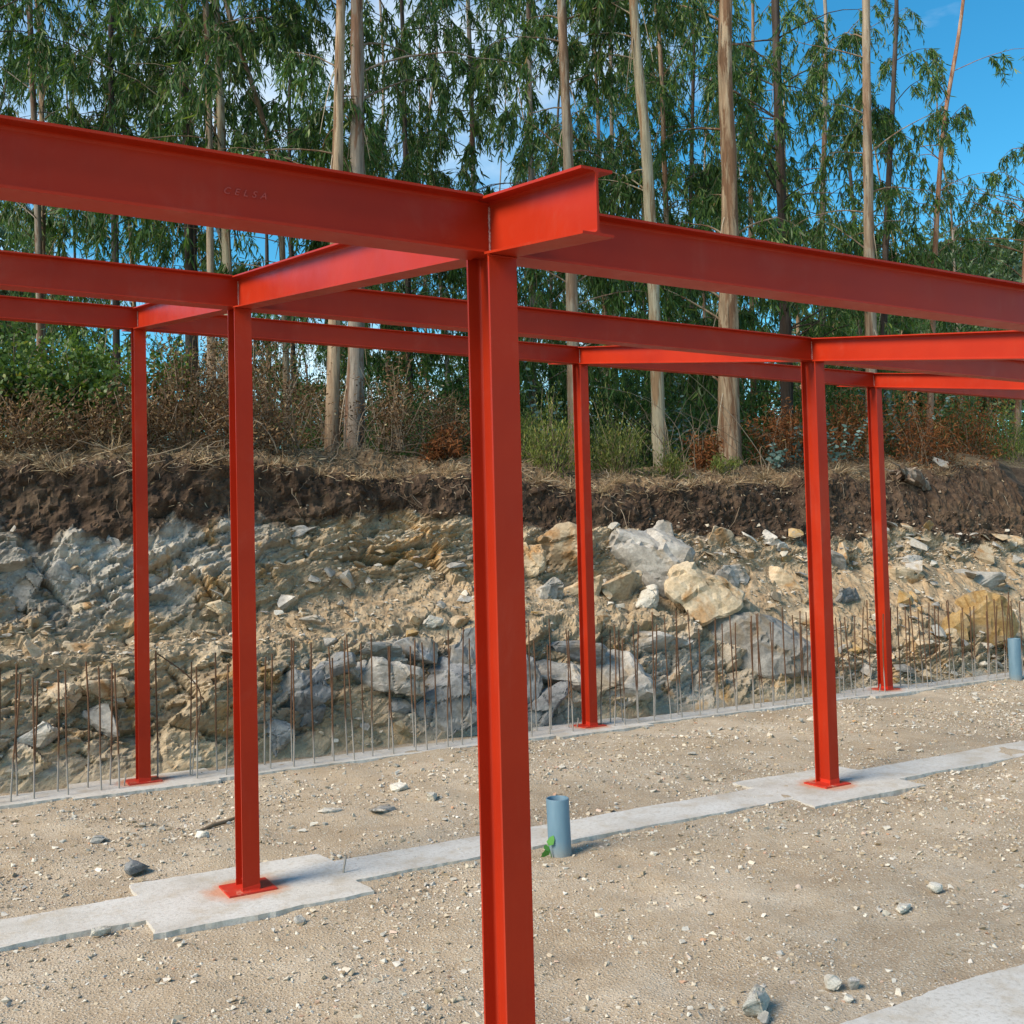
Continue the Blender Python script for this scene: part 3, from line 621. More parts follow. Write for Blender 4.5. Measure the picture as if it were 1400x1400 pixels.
# ================================================================== STONES ON THE SITE
def in_footing(x, y, m=0.0):
    for (y0, y1, p0, p1) in ((6.60, 7.0, 6.5, 7.27), (3.07, 3.53, 2.8, 3.78), (-0.32, 0.13, -0.5, 0.5)):
        if y0-m < y < y1+m: return True
        if p0-m < y < p1+m and min(abs(x-c) for c in CX) < 0.62+m: return True
    return False
PROTO = [rock_verts(9, (1, random.uniform(.65, .95), random.uniform(.45, .75)), 300+i) for i in range(14)]
SLABP = [rock_verts(10, (1, random.uniform(.55, .85), random.uniform(.16, .34)), 340+i) for i in range(12)]
def scatter_rocks(P, S, protos, rnd=None, tilt=0.5, nrmls=None):
    """join many chips into one mesh"""
    VV, FF, RR = [], [], []; base = 0; pid = rng.integers(len(protos), size=len(P))
    for k, (V, F) in enumerate(protos):
        idx = np.nonzero(pid == k)[0]; m = len(idx)
        if not m: continue
        a = rng.uniform(0, 6.28, m); b = rng.normal(size=m)*tilt; c, s, cb, sb = np.cos(a), np.sin(a), np.cos(b), np.sin(b)
        R = np.zeros((m, 3, 3)); R[:, 0, 0] = c; R[:, 0, 1] = -s*cb; R[:, 0, 2] = s*sb; R[:, 1, 0] = s; R[:, 1, 1] = c*cb; R[:, 1, 2] = -c*sb; R[:, 2, 1] = sb; R[:, 2, 2] = cb
        W = np.einsum('mij,vj->mvi', R, V)*S[idx][:, None, None]+P[idx][:, None, :]
        VV.append(W.reshape(-1, 3)); FF.append((F[None]+(np.arange(m)*len(V))[:, None, None]).reshape(-1, 3)+base); base += m*len(V)
        RR.append(np.repeat(rng.random(m) if rnd is None else rnd[idx], len(V)))
    return np.concatenate(VV), np.concatenate(FF), np.concatenate(RR)
def site_gravel():
    TINY = [rock_verts(7, (1, random.uniform(.65, .95), random.uniform(.4, .7)), 500+i) for i in range(12)]
    n = 190000
    # denser where the camera can see, by real position on the site
    x = rng.uniform(-1.7, 13.5, n); y = -0.4+7.0*rng.random(n)**1.25
    dens = 0.45+1.7*fbm(x*1.1, y*1.1, 71, 4)+1.3*fbm(x*4, y*4, 73, 3)
    keep = rng.random(n) < np.clip(dens, 0.06, 1)
    for (y0, y1, p0, p1) in ((6.60, 7.0, 6.5, 7.27), (3.07, 3.53, 2.8, 3.78), (-0.32, 0.13, -0.5, 0.5)):
        keep &= ~((y > y0-.005) & (y < y1+.005))
        for c in CX: keep &= ~((y > p0-.005) & (y < p1+.005) & (np.abs(x-c) < 0.625))
    d = np.hypot(x-CAM[0], y-CAM[1]); az = (x-CAM[0])*FWD[0]+(y-CAM[1])*FWD[1]; lat = (x-CAM[0])*RGT[0]+(y-CAM[1])*RGT[1]
    keep &= (np.abs(lat) < az*0.62+0.6)
    x, y = x[keep], y[keep]; n = len(x); print('gravel', n)
    s = 0.0100*np.exp(rng.normal(size=n)*0.62)*(1+0.05*np.hypot(x-CAM[0], y-CAM[1])); s = np.minimum(s, 0.06)
    z = ground_h(x, y)+s*0.12
    V, F, R = scatter_rocks(np.stack([x, y, z], 1), s, TINY, tilt=0.4)
    ob('gravel', mesh_np('gravel', V, F, GRAVEL, False, {'rnd': R}), kind='stuff', label='pale crushed gravel scattered over the levelled earth', cat='gravel')
    # dust and chips on the footings
    m = 700; yy = rng.choice([6.62, 6.98, 3.09, 3.51, 0.12, 3.3, 6.8], m)+rng.normal(size=m)*0.03; xx = rng.uniform(-1.6, 13, m)
    V, F, R = scatter_rocks(np.stack([xx, yy, np.full(m, 0.002)], 1), 0.004*np.exp(rng.normal(size=m)*0.7), PROTO)
    ob('chips', mesh_np('chips', V, F, GRAVEL, False, {'rnd': R}), kind='stuff', label='tiny stone chips lying on the concrete strips', cat='gravel')
site_gravel()
SM = {}
def stone_mesh(kind, i, mat):
    key = (kind, i, mat.name)
    if key not in SM:
        V, F = (PROTO if kind == 'lump' else SLABP)[i]
        SM[key] = mesh_np('stone', V, F, mat)
    return SM[key]
def place_stone(p, s, kind, mat, label, group=None, name='stone', sz=None):
    i = int(rng.integers(12)); o = bpy.data.objects.new(name, stone_mesh(kind, i, mat)); o.location = p
    o.rotation_euler = (rng.normal()*0.15, rng.normal()*0.15, rng.uniform(0, 6.28)); o.scale = sz or (s, s, s)
    return put(o, label=label, cat='stone', group=group)
big = []
def named_stone(u, v, w, dims, mat, label, seed, rz=0.0):
    p = at_z(u, v, GZ); dist = (p-CAM)@FWD; k = w/FPX*dist*1.35
    V, F = rock_verts(15, (k*dims[0], k*dims[1], k*dims[2]), seed, 3, 0.5)
    o = ob('stone', mesh_np('stone', V, F, mat), label=label, cat='stone'); o.location = (p[0], p[1], GZ+k*dims[2]*0.36); o.rotation_euler = (0.05, 0.08, rz); big.append((p[0], p[1], k*.5))
named_stone(1030, 1383, 48, (1, .8, .62), PALE, 'largest pale angular stone lying on the gravel near the bare footing edge', 11, 0.5)
named_stone(1138, 1352, 24, (1, .9, .7), PALE, 'pale rounded stone touching a second one beside the bare footing edge', 12, 1.0)
named_stone(1166, 1353, 20, (1, .9, .8), GREY, 'greyish rounded stone beside its pale neighbour near the bare footing edge', 13, 0.2)
named_stone(1163, 1371, 15, (1, .9, .7), PALE, 'small pale stone just below the pair near the bare footing', 14, 2.0)
named_stone(1045, 1396, 20, (1, .8, .6), GREY, 'small grey stone beside the largest pale stone', 15, 0.9)
named_stone(1236, 1246, 36, (1, .45, .22), PALE, 'flat white stone chip lying alone on the gravel', 16, 0.6)
named_stone(188, 1195, 30, (1, .7, .6), BLUE, 'dark blue-grey broken stone next to the middle concrete pad', 17, 0.4)
named_stone(523, 1113, 36, (1, .6, .3), GREY, 'long flat grey stone lying between the two concrete strips', 18, 0.5)
named_stone(452, 1113, 30, (1, .6, .25), PALE, 'flat pale stone lying beside the long flat grey stone', 19, 0.2)
named_stone(545, 1081, 24, (1, .7, .5), PALE, 'pale block-shaped stone close to the far concrete strip', 20, 0.3)
named_stone(588, 1095, 20, (1, .8, .6), PALE, 'pale rounded stone between the two strips', 21, 0.8)
named_stone(1111, 988, 18, (1, .7, .5), PALE, 'smooth white egg-shaped stone lying on the gravel behind the middle strip', 22, 0.2)
named_stone(138, 1278, 26, (1, .5, .4), PALE, 'oblong pale stone at the edge of the middle concrete strip', 23, 0.3)
named_stone(1278, 1219, 17, (1, .9, .8), PALE, 'pale cube-like stone standing out alone on the open gravel', 24, 0.3)
named_stone(410, 1263, 14, (1, .9, .8), GREY, 'grey lump of stone just below the middle concrete pad', 25, 0.3)
named_stone(134, 1152, 18, (1, .7, .5), GREY, 'grey stone on the gravel left of the middle pad', 26, 0.3)
named_stone(276, 1147, 16, (1, .9, .7), PALE, 'pale rounded stone near the brown stick', 27, 0.3)
named_stone(970, 950, 14, (1, .7, .6), GREY, 'grey stone resting on the edge of the far concrete strip', 28, 0.3)
cnt = 0
while cnt < 150:
    x = rng.uniform(-1.5, 12.5); y = rng.uniform(-0.2, 6.5); az = (x-CAM[0])*FWD[0]+(y-CAM[1])*FWD[1]; lat = (x-CAM[0])*RGT[0]+(y-CAM[1])*RGT[1]
    if abs(lat) > az*0.5 or in_footing(x, y, 0.04): continue
    d = math.hypot(x-CAM[0], y-CAM[1]); s = d*rng.uniform(0.0055, 0.0095)
    if d > 13: s *= 0.85
    m = [PALE, PALE, PALE, PALE, TAN][int(rng.integers(5))]; nm = {'pale_stone': 'pale', 'tan_rock': 'tan', 'grey_rock': 'grey'}[m.name]
    place_stone((x, y, float(ground_h(np.array([x]), np.array([y]))[0])+s*0.18), s, 'lump' if rng.random() < .6 else 'slab', m, 'small %s loose stone among the gravel of the levelled site' % nm, 'small %s stones on the site' % nm)
    cnt += 1
# stick, weed
p = at_z(300, 1128, GZ+0.02); P = np.array([p+np.array([-0.17, -0.08, -0.004]), p+np.array([-.05, -.02, .012]), p+np.array([.06, .03, .012]), p+np.array([.2, .09, .03])])
V, F, R = tubes([P], [np.array([.010, .016, .015, .009])], 6, [0.25]); ob('stick', mesh_np('stick', V, F, TWIG, True, {'rnd': R}), label='brown broken stick lying on the gravel by the middle pad', cat='stick')
def weed(p):
    t = empty('weed', p, label='tiny bright green seedling at the foot of the blue-grey pipe', cat='plant')
    LF = mat_leaf('weed_leaf', [(0, (0.08, 0.24, 0.05)), (1, (0.14, 0.36, 0.08))], 0.3)
    V, F, R = tubes([np.array([(0, 0, -.01), (-.01, 0, .03), (-.02, 0, .07)])], [np.array([.003, .003, .002])], 5); ob('stem', mesh_np('stem', V, F, LF, True, {'rnd': R}), parent=t)
    for q, d in (((-.015, 0, .06), (-.8, -.3, .1)), ((-.02, 0, .07), (.25, -.2, .9)), ((-.01, 0, .04), (-.4, .3, -.25))):
        me = leafmesh('leaf', [q], [d], np.array([.075]), np.array([.05]), LF); ob('leaf', me, parent=t)
weed((pp[0]-0.085, pp[1]-0.03, GZ))

# ================================================================== BOULDERS AND LOOSE ROCK ON THE BANK
def boulder(u, v, w, h, y, mat, label, seed, rot=0.0, dep=0.8, sub=5, pts=11):
    c = at_y(u, v, y); dist = (c-CAM)@FWD; W = w/FPX*dist; Hh = h/FPX*dist
    V, F = rock_verts(pts, (W*1.12, W*dep, Hh*1.12), seed, sub, 0.75)
    o = ob('boulder', mesh_np('boulder', V, F, mat), label=label, cat='rock'); o.location = c+np.array([0, 0.08*W, 0]); o.rotation_euler = (0.0, rot, -0.45)
boulder(880, 772, 150, 130, 8.75, GREY, 'large pale grey angular boulder jutting from the bank beneath the soil', 41, 0.35)
boulder(775, 757, 95, 75, 8.9, TAN, 'rusty tan boulder left of the large pale grey one', 42, 0.1)
boulder(727, 765, 42, 55, 8.8, TAN, 'narrow tan block wedged beside the rusty tan boulder', 43, 0.0)
boulder(965, 818, 125, 95, 8.1, TAN, 'orange-stained tan boulder below the large pale grey boulder', 44, 0.4)
boulder(885, 818, 38, 40, 8.2, PALE, 'cream wedge-shaped rock between two large boulders', 45, 0.2)
boulder(1305, 840, 200, 120, 7.85, OCHRE, 'broad ochre-yellow rock outcrop behind the starter bars', 46, 0.15, 0.5)
boulder(1035, 893, 200, 140, 7.62, GREY, 'massive grey rock slab leaning out behind the starter bars', 47, 0.45, 0.5)
boulder(830, 920, 170, 80, 7.42, GREY, 'layered grey slab sloping down to the footing', 48, 0.30, 0.6)
boulder(755, 905, 80, 60, 7.7, TAN, 'brown-grey slab overhanging the dark hollow behind the tallest column', 49, 0.3, 0.6)
boulder(748, 962, 70, 105, 7.24, BLUE, 'dark blue-grey slab, toned for a shaded crevice, standing at the footing beside the tallest column', 50, 0.1, 0.6)  # dark slab whose colour also stands in for the shade of a crevice
boulder(602, 945, 128, 150, 7.24, BLUE, 'big blue-grey rock block with a flat face left of the tallest column', 51, 0.1, 0.5)
boulder(540, 930, 84, 66, 7.28, GREY, 'light grey cracked rock leaning on the big blue-grey block', 52, 0.25, 0.6)
boulder(487, 920, 42, 42, 7.55, GREY, 'rounded grey rock above the ledge shadow', 53, 0.1)
boulder(410, 948, 115, 66, 7.30, BLUE, 'dark slate-coloured slab sloping up behind the bars', 54, -0.45, 0.6)
boulder(372, 1000, 50, 80, 7.22, BLUE, 'dark upright rock at the footing beside the middle column line', 55, -0.2, 0.6)
boulder(143, 938, 78, 36, 7.45, TAN, 'flat tan slab projecting from the lower rock face', 56, 0.12, 0.7)
boulder(82, 955, 60, 50, 7.5, TAN, 'rough tan block in the lower rock face by the bars', 57, 0.1, 0.6)
boulder(95, 780, 110, 80, 8.55, GREY, 'pale grey shattered rock face under the dark soil', 58, 0.4, 0.5)
boulder(25, 800, 70, 90, 8.5, GREY, 'bluish pale rock bulge low in the upper cut', 59, 0.2, 0.5)
boulder(378, 755, 45, 60, 8.95, GREY, 'fractured grey block beneath the soil beside the middle column', 60, 0.1, 0.5)
boulder(297, 832, 42, 20, 8.2, TAN, 'pale tan slab lying on the debris ledge', 61, 0.05, 0.7, 3)
boulder(632, 854, 44, 26, 7.95, TAN, 'tan block resting on the ledge beside the tallest column', 62, 0.0, 0.7, 3)
boulder(592, 850, 28, 22, 7.95, PALE, 'cream block resting next to the tan ledge block', 63, 0.0, 0.8, 3)
boulder(428, 848, 36, 14, 8.0, GREY, 'thin grey slab lying flat on the rubble ledge', 64, 0.1, 0.8, 3)
boulder(448, 878, 26, 18, 7.8, GREY, 'grey wedge stone at the lip of the rubble ledge', 65, -0.3, 0.8, 3)
boulder(1180, 750, 34, 26, 9.2, TAN, 'tan block lodged high in the rubble by the red columns', 66, 0.1, 0.8, 3)
boulder(1165, 888, 36, 16, 7.7, OCHRE, 'ochre slab lying on the rubble behind the bars', 67, -0.3, 0.8, 3)
boulder(1250, 768, 50, 16, 9.0, GREY, 'long grey slab lying across the rubble above the ochre outcrop', 68, 0.05, 0.7, 3)
boulder(1300, 870, 26, 20, 7.55, TAN, 'tan stone perched at the foot of the ochre outcrop', 69, 0.0, 0.8, 3)
boulder(1160, 815, 50, 40, 8.3, BLUE, 'dark blue-grey rock between the two right-hand columns', 70, 0.2, 0.7, 4)
boulder(1060, 740, 46, 30, 9.2, GREY, 'grey slab sticking out below the soil left of the right-hand columns', 71, 0.2, 0.8, 3)

def outcrop(lab, grp, spots, mats, seed):
    for k, (u, v, w_, h, y, rot) in enumerate(spots):
        c = at_y(u, v, y); dist = (c-CAM)@FWD; W = w_/FPX*dist; Hh = h/FPX*dist
        V, F = rock_verts(9, (W*1.3, W*0.8, Hh*1.3), seed+k, 3, 0.6)
        mt, cl = mats[k % len(mats)]
        o = ob('outcrop_rock', mesh_np('outcrop_rock', V, F, mt), label=lab % cl, cat='rock', group=grp % cl); o.location = c+np.array([0, 0.10*W, 0]); o.rotation_euler = (0, rot, -0.4)
outcrop('angular %s rock wedged among the large boulders under the soil', '%s rocks among the large boulders', [(840, 800, 80, 60, 8.5, .3), (915, 745, 70, 60, 8.95, .5), (930, 790, 80, 60, 8.6, .4), (800, 800, 60, 40, 8.5, .1), (1010, 850, 110, 70, 8.0, .45), (1000, 790, 60, 40, 8.7, .3), (745, 805, 60, 40, 8.5, .2), (980, 740, 60, 36, 9.1, .3), (1075, 790, 70, 36, 8.7, .25), (1140, 770, 60, 34, 9.0, .3), (905, 880, 90, 50, 7.8, .35), (1090, 850, 80, 44, 8.1, .3), (1230, 790, 80, 40, 8.8, .2), (1350, 800, 80, 40, 8.6, .2)], [(TAN, 'tan'), (GREY, 'grey'), (GREY, 'grey'), (TAN, 'tan')], 800)
outcrop('fractured %s slab low in the rock cut behind the starter bars', '%s slabs low in the rock cut', [(455, 915, 70, 34, 7.45, -.45), (430, 975, 50, 40, 7.28, -.4), (520, 895, 60, 34, 7.5, .2), (640, 920, 36, 110, 7.3, .1), (570, 890, 70, 34, 7.45, .15), (770, 930, 80, 40, 7.4, .35), (720, 930, 40, 80, 7.3, .1), (860, 950, 80, 34, 7.35, .3), (345, 930, 50, 40, 7.5, -.2), (790, 885, 90, 34, 7.6, .3), (545, 975, 50, 40, 7.3, .3)], [(BLUE, 'dark blue-grey'), (BLUE, 'dark blue-grey'), (GREY, 'grey')], 840)
outcrop('broken %s rock projecting from the weathered face under the topsoil', '%s rocks in the weathered upper face', [(160, 760, 60, 44, 8.75, .4), (55, 745, 60, 36, 8.85, .4), (120, 830, 60, 34, 8.4, .2), (230, 770, 70, 40, 8.8, .3), (265, 740, 50, 30, 8.95, .3), (345, 800, 50, 30, 8.6, -.1), (410, 730, 60, 40, 9.0, .3), (30, 870, 50, 26, 8.2, .1), (200, 880, 46, 24, 8.1, .1), (150, 985, 60, 40, 7.4, .2), (50, 1000, 60, 40, 7.35, .1), (110, 890, 50, 24, 7.9, 0)], [(GREY, 'grey'), (GREY, 'grey'), (TAN, 'tan')], 880)
def bank_rocks():
    nx, ntt = BP.shape[0], BP.shape[1]
    ui = np.nonzero((BX > -1.9) & (BX < 16.5))[0]; tj = np.nonzero((BT > 0.35) & (BT < 4.6))[0]
    # normal of the coarse surface
    def sample(n, wfun):
        res = []
        while len(res) < n:
            i = int(rng.choice(ui)); j = int(rng.choice(tj))
            if rng.random() < wfun(BX[i], BT[j], BSOIL[i, j], BLED[i, j]): res.append((i, j))
        return res
    wf = lambda x, t, s, l: np.clip(0.10+0.9*l+0.35*(t > 2.0)*(x > 3)*(1-s)+0.5*(x > 8.5)*(t < 2.6), 0, 1)*(1-(0.93 if x < 6.5 else 0.62)*s)
    # loose slabs big enough to tell apart
    pts = sample(290, wf)
    tags = [(TAN, 'tan', 'tan'), (GREY, 'grey', 'grey'), (PALE, 'pale', 'cream'), (OCHRE, 'ochre', 'ochre')]
    for i, j in pts:
        p = BP[i, j]; d = (p-CAM)@FWD; s = d/FPX*rng.choice([13, 16, 20, 25, 32], p=[.30, .26, .22, .14, .08])
        k = int(rng.choice(4, p=[.45, .3, .17, .08])); mat, nm, cl = tags[k]; slab = rng.random() < .72
        where = 'rubble of the cut bank'
        o = place_stone(p+np.array([0, -0.03-0.12*s, s*0.16]), s*1.12, 'slab' if slab else 'lump', mat, 'loose %s %s lying in the rubble of the cut bank' % (cl, 'slab' if slab else 'block'), 'loose %s %ss on the bank' % (cl, 'slab' if slab else 'block'), 'rock')
        o['category'] = 'rock'
        o.rotation_euler = (rng.normal()*0.25+0.25, 0.30+rng.normal()*0.30, rng.uniform(0, 6.28) if not slab else rng.normal()*0.7)
    pts = sample(8500, wf); P = np.array([BP[i, j] for i, j in pts]); S = 0.031*np.exp(rng.normal(size=len(P))*0.6); S = np.minimum(S, 0.12)
    V, F, R = scatter_rocks(P+np.array([0, -0.01, 0.0])+np.stack([0*S, 0*S, S*0.1], 1), S, SLABP+PROTO[:4], tilt=0.5, rnd=0.15+0.8*rng.random(len(P)))
    ob('rubble', mesh_np('rubble', V, F, GRAVEL, False, {'rnd': R}), kind='stuff', label='small broken stone chips covering the cut bank', cat='rubble')
    # clods and pebbles in the soil
    wf2 = lambda x, t, s, l: s*(0.3+0.7*(x > 8))
    pts = sample(2600, wf2); P = np.array([BP[i, j] for i, j in pts]); S = 0.020*np.exp(rng.normal(size=len(P))*0.6)
    SOILC = Mat('soil_clod', 0.95, 0.1); SOILC.color(SOILC.ramp(SOILC.attr('rnd'), [(0, (0.03, 0.02, 0.013)), (0.6, (0.085, 0.055, 0.037)), (0.85, (0.17, 0.12, 0.085)), (1, (0.32, 0.26, 0.2))]))
    V, F, R = scatter_rocks(P, S, PROTO, tilt=0.8); ob('soil_clods', mesh_np('soil_clods', V, F, SOILC.m, False, {'rnd': R}), kind='stuff', label='dark clods and pebbles in the soil layer of the bank', cat='soil')
bank_rocks()

# ================================================================== TREES
def smooth_line(P, n):
    P = np.asarray(P, float); s = np.concatenate([[0], np.cumsum(np.linalg.norm(np.diff(P, axis=0), axis=1))]); t = np.linspace(0, s[-1], n)
    Q = np.stack([np.interp(t, s, P[:, k]) for k in range(3)], 1)
    for _ in range(4): Q[1:-1] = (Q[:-2]+2*Q[1:-1]+Q[2:])/4
    return Q
def spray(p, d, n_twigs, ln, LP, LD, TL, TR, dens=0.042, hang=0.95):
    """drooping twigs hung with leaves"""
    for _ in range(n_twigs):
        a = d+rng.normal(size=3)*0.55; a /= np.linalg.norm(a)+1e-9; L = ln*rng.uniform(0.5, 1.25); k = 7; t = np.linspace(0, 1, k)
        c = p+a*L*t[:, None]*0.52+np.array([0, 0, -1.0])*L*hang*(t**1.5)[:, None]*0.95
        if _ % 2 == 0: TL.append(c[::3]); TR.append(np.array([0.005, 0.0035, 0.0018]))
        m = max(4, int(L/dens)); tt = rng.uniform(0.12, 1.0, m); q = np.stack([np.interp(tt, t, c[:, j]) for j in range(3)], 1)
        LP.append(q); dd = np.array([0, 0, -1.0])*rng.uniform(0.5, 1.4, m)[:, None]+rng.normal(size=(m, 3))*0.34+a*0.15; LD.append(dd)
def euc_tree(pix, y, wpx, bark, label, z0, z1, nb, reach, ln=0.75, ntw=6, top=None, name='eucalyptus_tree', leafL=0.195, seed=0, flare=1.25, parent_group=None, away=None, ribbons=6):
    pts = [at_y(u, v, y) for u, v in pix]
    z1 = min(z1, at_y(700, 0, y)[2]+1.3)
    b = pts[0].copy(); gz = bank_z(b[0], y); pts[0] = np.array([b[0], y, gz-0.25]) if abs(b[2]-gz) < 2.5 else b
    d = pts[-1]-pts[-2]; d /= np.linalg.norm(d); d = d*0.6+np.array([0, 0, 0.4]); d /= np.linalg.norm(d)
    htop = top or 20.0
    while pts[-1][2] < htop: pts.append(pts[-1]+d*3+rng.normal(size=3)*np.array([.25, .25, 0]))
    base = pts[0].copy(); Q = smooth_line(pts, 46)
    dist = (pts[len(pix)//2]-CAM)@FWD; r0 = 0.5*wpx/FPX*dist; hh = np.clip((Q[:, 2]-base[2])/(htop-base[2]), 0, 1)
    r = r0*(1.08-0.72*hh); r[:4] *= np.array([flare, flare*.88, 1.12, 1.04]); r *= 1+rng.normal(size=46)*0.035
    root = empty(name, base, label=label, cat='tree', group=parent_group)
    TL, TR, LP, LD, BLn, BR = [], [], [], [], [Q-base], [r]
    for i in range(nb):
        z = z0+(z1-z0)*rng.random(); k = int(np.argmin(np.abs(Q[:, 2]-z))); p = Q[k]-base
        az = rng.uniform(0, 6.28); hd = np.array([math.cos(az), math.sin(az), 0])
        if away is not None and hd @ np.array(away) < 0: hd = hd*np.array([1, 1, 1])-2*(hd@np.array(away))*np.array(away)*0.8
        L = reach*rng.uniform(0.35, 1.15); up = rng.uniform(0.15, 0.9)
        t = np.linspace(0, 1, 8)[:, None]; sag = rng.uniform(0.1, 0.5)
        c = p+hd*L*t+np.array([0, 0, 1.0])*L*(up*t-sag*t**2)+np.cumsum(rng.normal(size=(8, 3))*0.035*L/2, axis=0)*t
        BLn.append(c); BR.append(np.linspace(max(0.010, r0*0.16), 0.004, 8))
        for f in (0.45, 0.7, 0.88, 1.0):
            q = c[min(7, int(f*7))]; spray(q, hd*0.8+np.array([0, 0, 0.15]), max(2, int(ntw*rng.uniform(.5, 1.3))), ln*rng.uniform(.7, 1.3), LP, LD, TL, TR)
    V, F, R = tubes(BLn[:1], BR[:1], 16)
    an = np.tile(np.arange(16), 46); zz = np.repeat(np.arange(46), 16); cc_ = np.repeat(BLn[0], 16, axis=0)
    V = cc_+(V-cc_)*(1+0.30*fbm(np.abs(an-8)*0.9+rng.uniform(0, 99), zz*0.45, 7, 3)+0.16*fbm(np.abs(an-8)*0.4, zz*1.7+rng.uniform(0, 99), 9, 3))[:, None]
    ob('trunk', mesh_np('trunk', V, F, bark, True), parent=root)
    if nb:
        V, F, R = tubes(BLn[1:], BR[1:], 5); ob('limbs', mesh_np('limbs', V, F, bark, True), parent=root, kind='stuff')
        P = np.concatenate(LP); D = np.concatenate(LD); n = len(P)
        me = leafmesh('crown', P, D, leafL*rng.uniform(0.6, 1.3, n), leafL*0.145*rng.uniform(0.7, 1.35, n), EUC, np.clip(rng.normal(size=n)*0.2+0.42, 0, 1), sick=0.22, droop=0.12)
        cr_ = ob('crown', me, parent=root, kind='stuff')
        V, F, R = tubes([l for l in TL], [x for x in TR], 3); ob('twigs', mesh_np('twigs', V, F, TWIG, False, {'rnd': R*0.5}), parent=cr_, kind='stuff')
    if ribbons:
        RL, RRr = [], []
        for _ in range(ribbons):
            k = int(rng.integers(3, 26)); p = Q[k]-base; az = rng.uniform(0, 6.28); L = rng.uniform(.3, 1.4); t = np.linspace(0, 1, 6)[:, None]
            e = np.array([math.cos(az), math.sin(az), 0]); RL.append(p+e*r[k]*0.9+e*t*rng.uniform(.05, .3)*L-np.array([0, 0, 1.0])*L*t**1.3); RRr.append(np.linspace(.011, .004, 6))
        V, F, R = tubes(RL, RRr, 3); ob('hanging_bark', mesh_np('hanging_bark', V, F, TWIG, False, {'rnd': 0.3+R*0.6}), parent=root, kind='stuff')
    return root
BACK = (0.3, 0.95, 0)
# front row on the bank
euc_tree([(452, 612), (457, 450), (462, 200), (466, 0)], 10.9, 17, BK_TAN, 'pale tan eucalyptus trunk on the bank, twinned with a thicker grey one', 7.0, 15, 12, 2.0, ribbons=14, away=BACK)
euc_tree([(482, 606), (487, 450), (489, 200), (488, 0)], 11.3, 22, BK_GREY, 'thick grey eucalyptus trunk standing just behind its pale tan twin', 6.0, 16, 16, 2.4, ribbons=14, away=BACK)
euc_tree([(998, 638), (995, 450), (999, 250), (990, 100), (993, 0)], 11.2, 26, BK_TAN, 'thickest tan eucalyptus trunk with peeling bark rising from the bank edge', 4.6, 16, 30, 2.0, ribbons=10, away=BACK)
euc_tree([(903, 622), (898, 500), (890, 330), (884, 200), (869, 60), (866, 0)], 11.3, 17, BK_PALE, 'smooth cream eucalyptus trunk curving near its top, with a broken stub', 8, 16, 12, 2.0, away=BACK)
euc_tree([(786, 610), (783, 450), (778, 250), (771, 80), (768, 0)], 12.0, 17, BK_BROWN, 'straight brown eucalyptus trunk between the tallest column and cream trunk', 5.0, 16, 26, 2.2, away=BACK)
euc_tree([(1193, 620), (1190, 450), (1186, 200), (1184, 0)], 12.6, 16, BK_BROWN, 'brownish grey eucalyptus trunk behind the two right-hand columns', 5.0, 16, 24, 1.9, away=BACK)
euc_tree([(1203, 600), (1210, 350), (1220, 150), (1227, 0)], 14.5, 10, BK_DARK, 'slim dark eucalyptus trunk next to the brownish grey one', 5.5, 17, 22, 1.6)
euc_tree([(1268, 610), (1278, 350), (1284, 240), (1292, 150), (1306, 80), (1318, 0)], 13.5, 8, BK_RED, 'slender reddish young eucalyptus with crooked stem against open sky', 6.0, 14, 30, 1.9, ln=0.55, ntw=4)
euc_tree([(290, 600), (288, 420), (286, 200), (284, 0)], 13.0, 11, BK_BROWN, 'narrow brown eucalyptus trunk paired with a whiter one', 7.5, 17, 20, 2.4)
euc_tree([(318, 600), (312, 380), (303, 200), (296, 0)], 13.4, 13, BK_PALE, 'whitish eucalyptus trunk paired with a narrow brown one', 8.0, 17, 20, 2.4)
euc_tree([(258, 600), (260, 400), (255, 200), (250, 0)], 15.5, 14, BK_DARK, 'dark eucalyptus trunk left of the whitish and brown pair', 8.0, 19, 30, 2.8)
euc_tree([(728, 600), (727, 300), (724, 100), (722, 0)], 15.5, 10, BK_GREY, 'thin grey eucalyptus trunk behind the brown trunk by the tallest column', 4.5, 18, 40, 2.4)
euc_tree([(160, 600), (158, 350), (152, 150), (150, 0)], 16.5, 10, BK_DARK, 'dark slim eucalyptus rising behind the bramble thicket', 8.0, 19, 34, 3.0)
euc_tree([(1076, 600), (1072, 350), (1064, 150), (1060, 0)], 15.0, 17, BK_DARK, 'broad dark eucalyptus trunk right of the thickest tan one', 5.0, 18, 42, 2.4)
euc_tree([(1126, 600), (1123, 350), (1128, 150), (1130, 0)], 17.0, 10, BK_GREY, 'thin grey eucalyptus trunk between the dark and brownish trunks', 5.0, 19, 34, 2.2)
euc_tree([(914, 600), (912, 350), (908, 200), (903, 60), (895, 0)], 16.5, 9, BK_TAN, 'thin tan eucalyptus trunk just behind the curving cream trunk', 4.5, 18, 44, 2.6)
euc_tree([(656, 600), (650, 380), (645, 150), (640, 0)], 16.5, 9, BK_GREY, 'thin grey eucalyptus trunk half hidden by the tallest column', 4.5, 18, 46, 2.6)
euc_tree([(562, 600), (556, 300), (550, 0)], 17.0, 9, BK_DARK, 'thin dark eucalyptus trunk right of the twin trunks', 4.5, 18, 50, 2.8)
euc_tree([(842, 600), (838, 300), (834, 0)], 18.0, 8, BK_GREY, 'thin grey eucalyptus stem between the brown and cream trunks', 4.5, 19, 46, 2.8)
euc_tree([(948, 600), (944, 300), (950, 0)], 18.5, 8, BK_DARK, 'thin dark eucalyptus stem between the cream and thickest tan trunks', 4.5, 19, 46, 2.6)
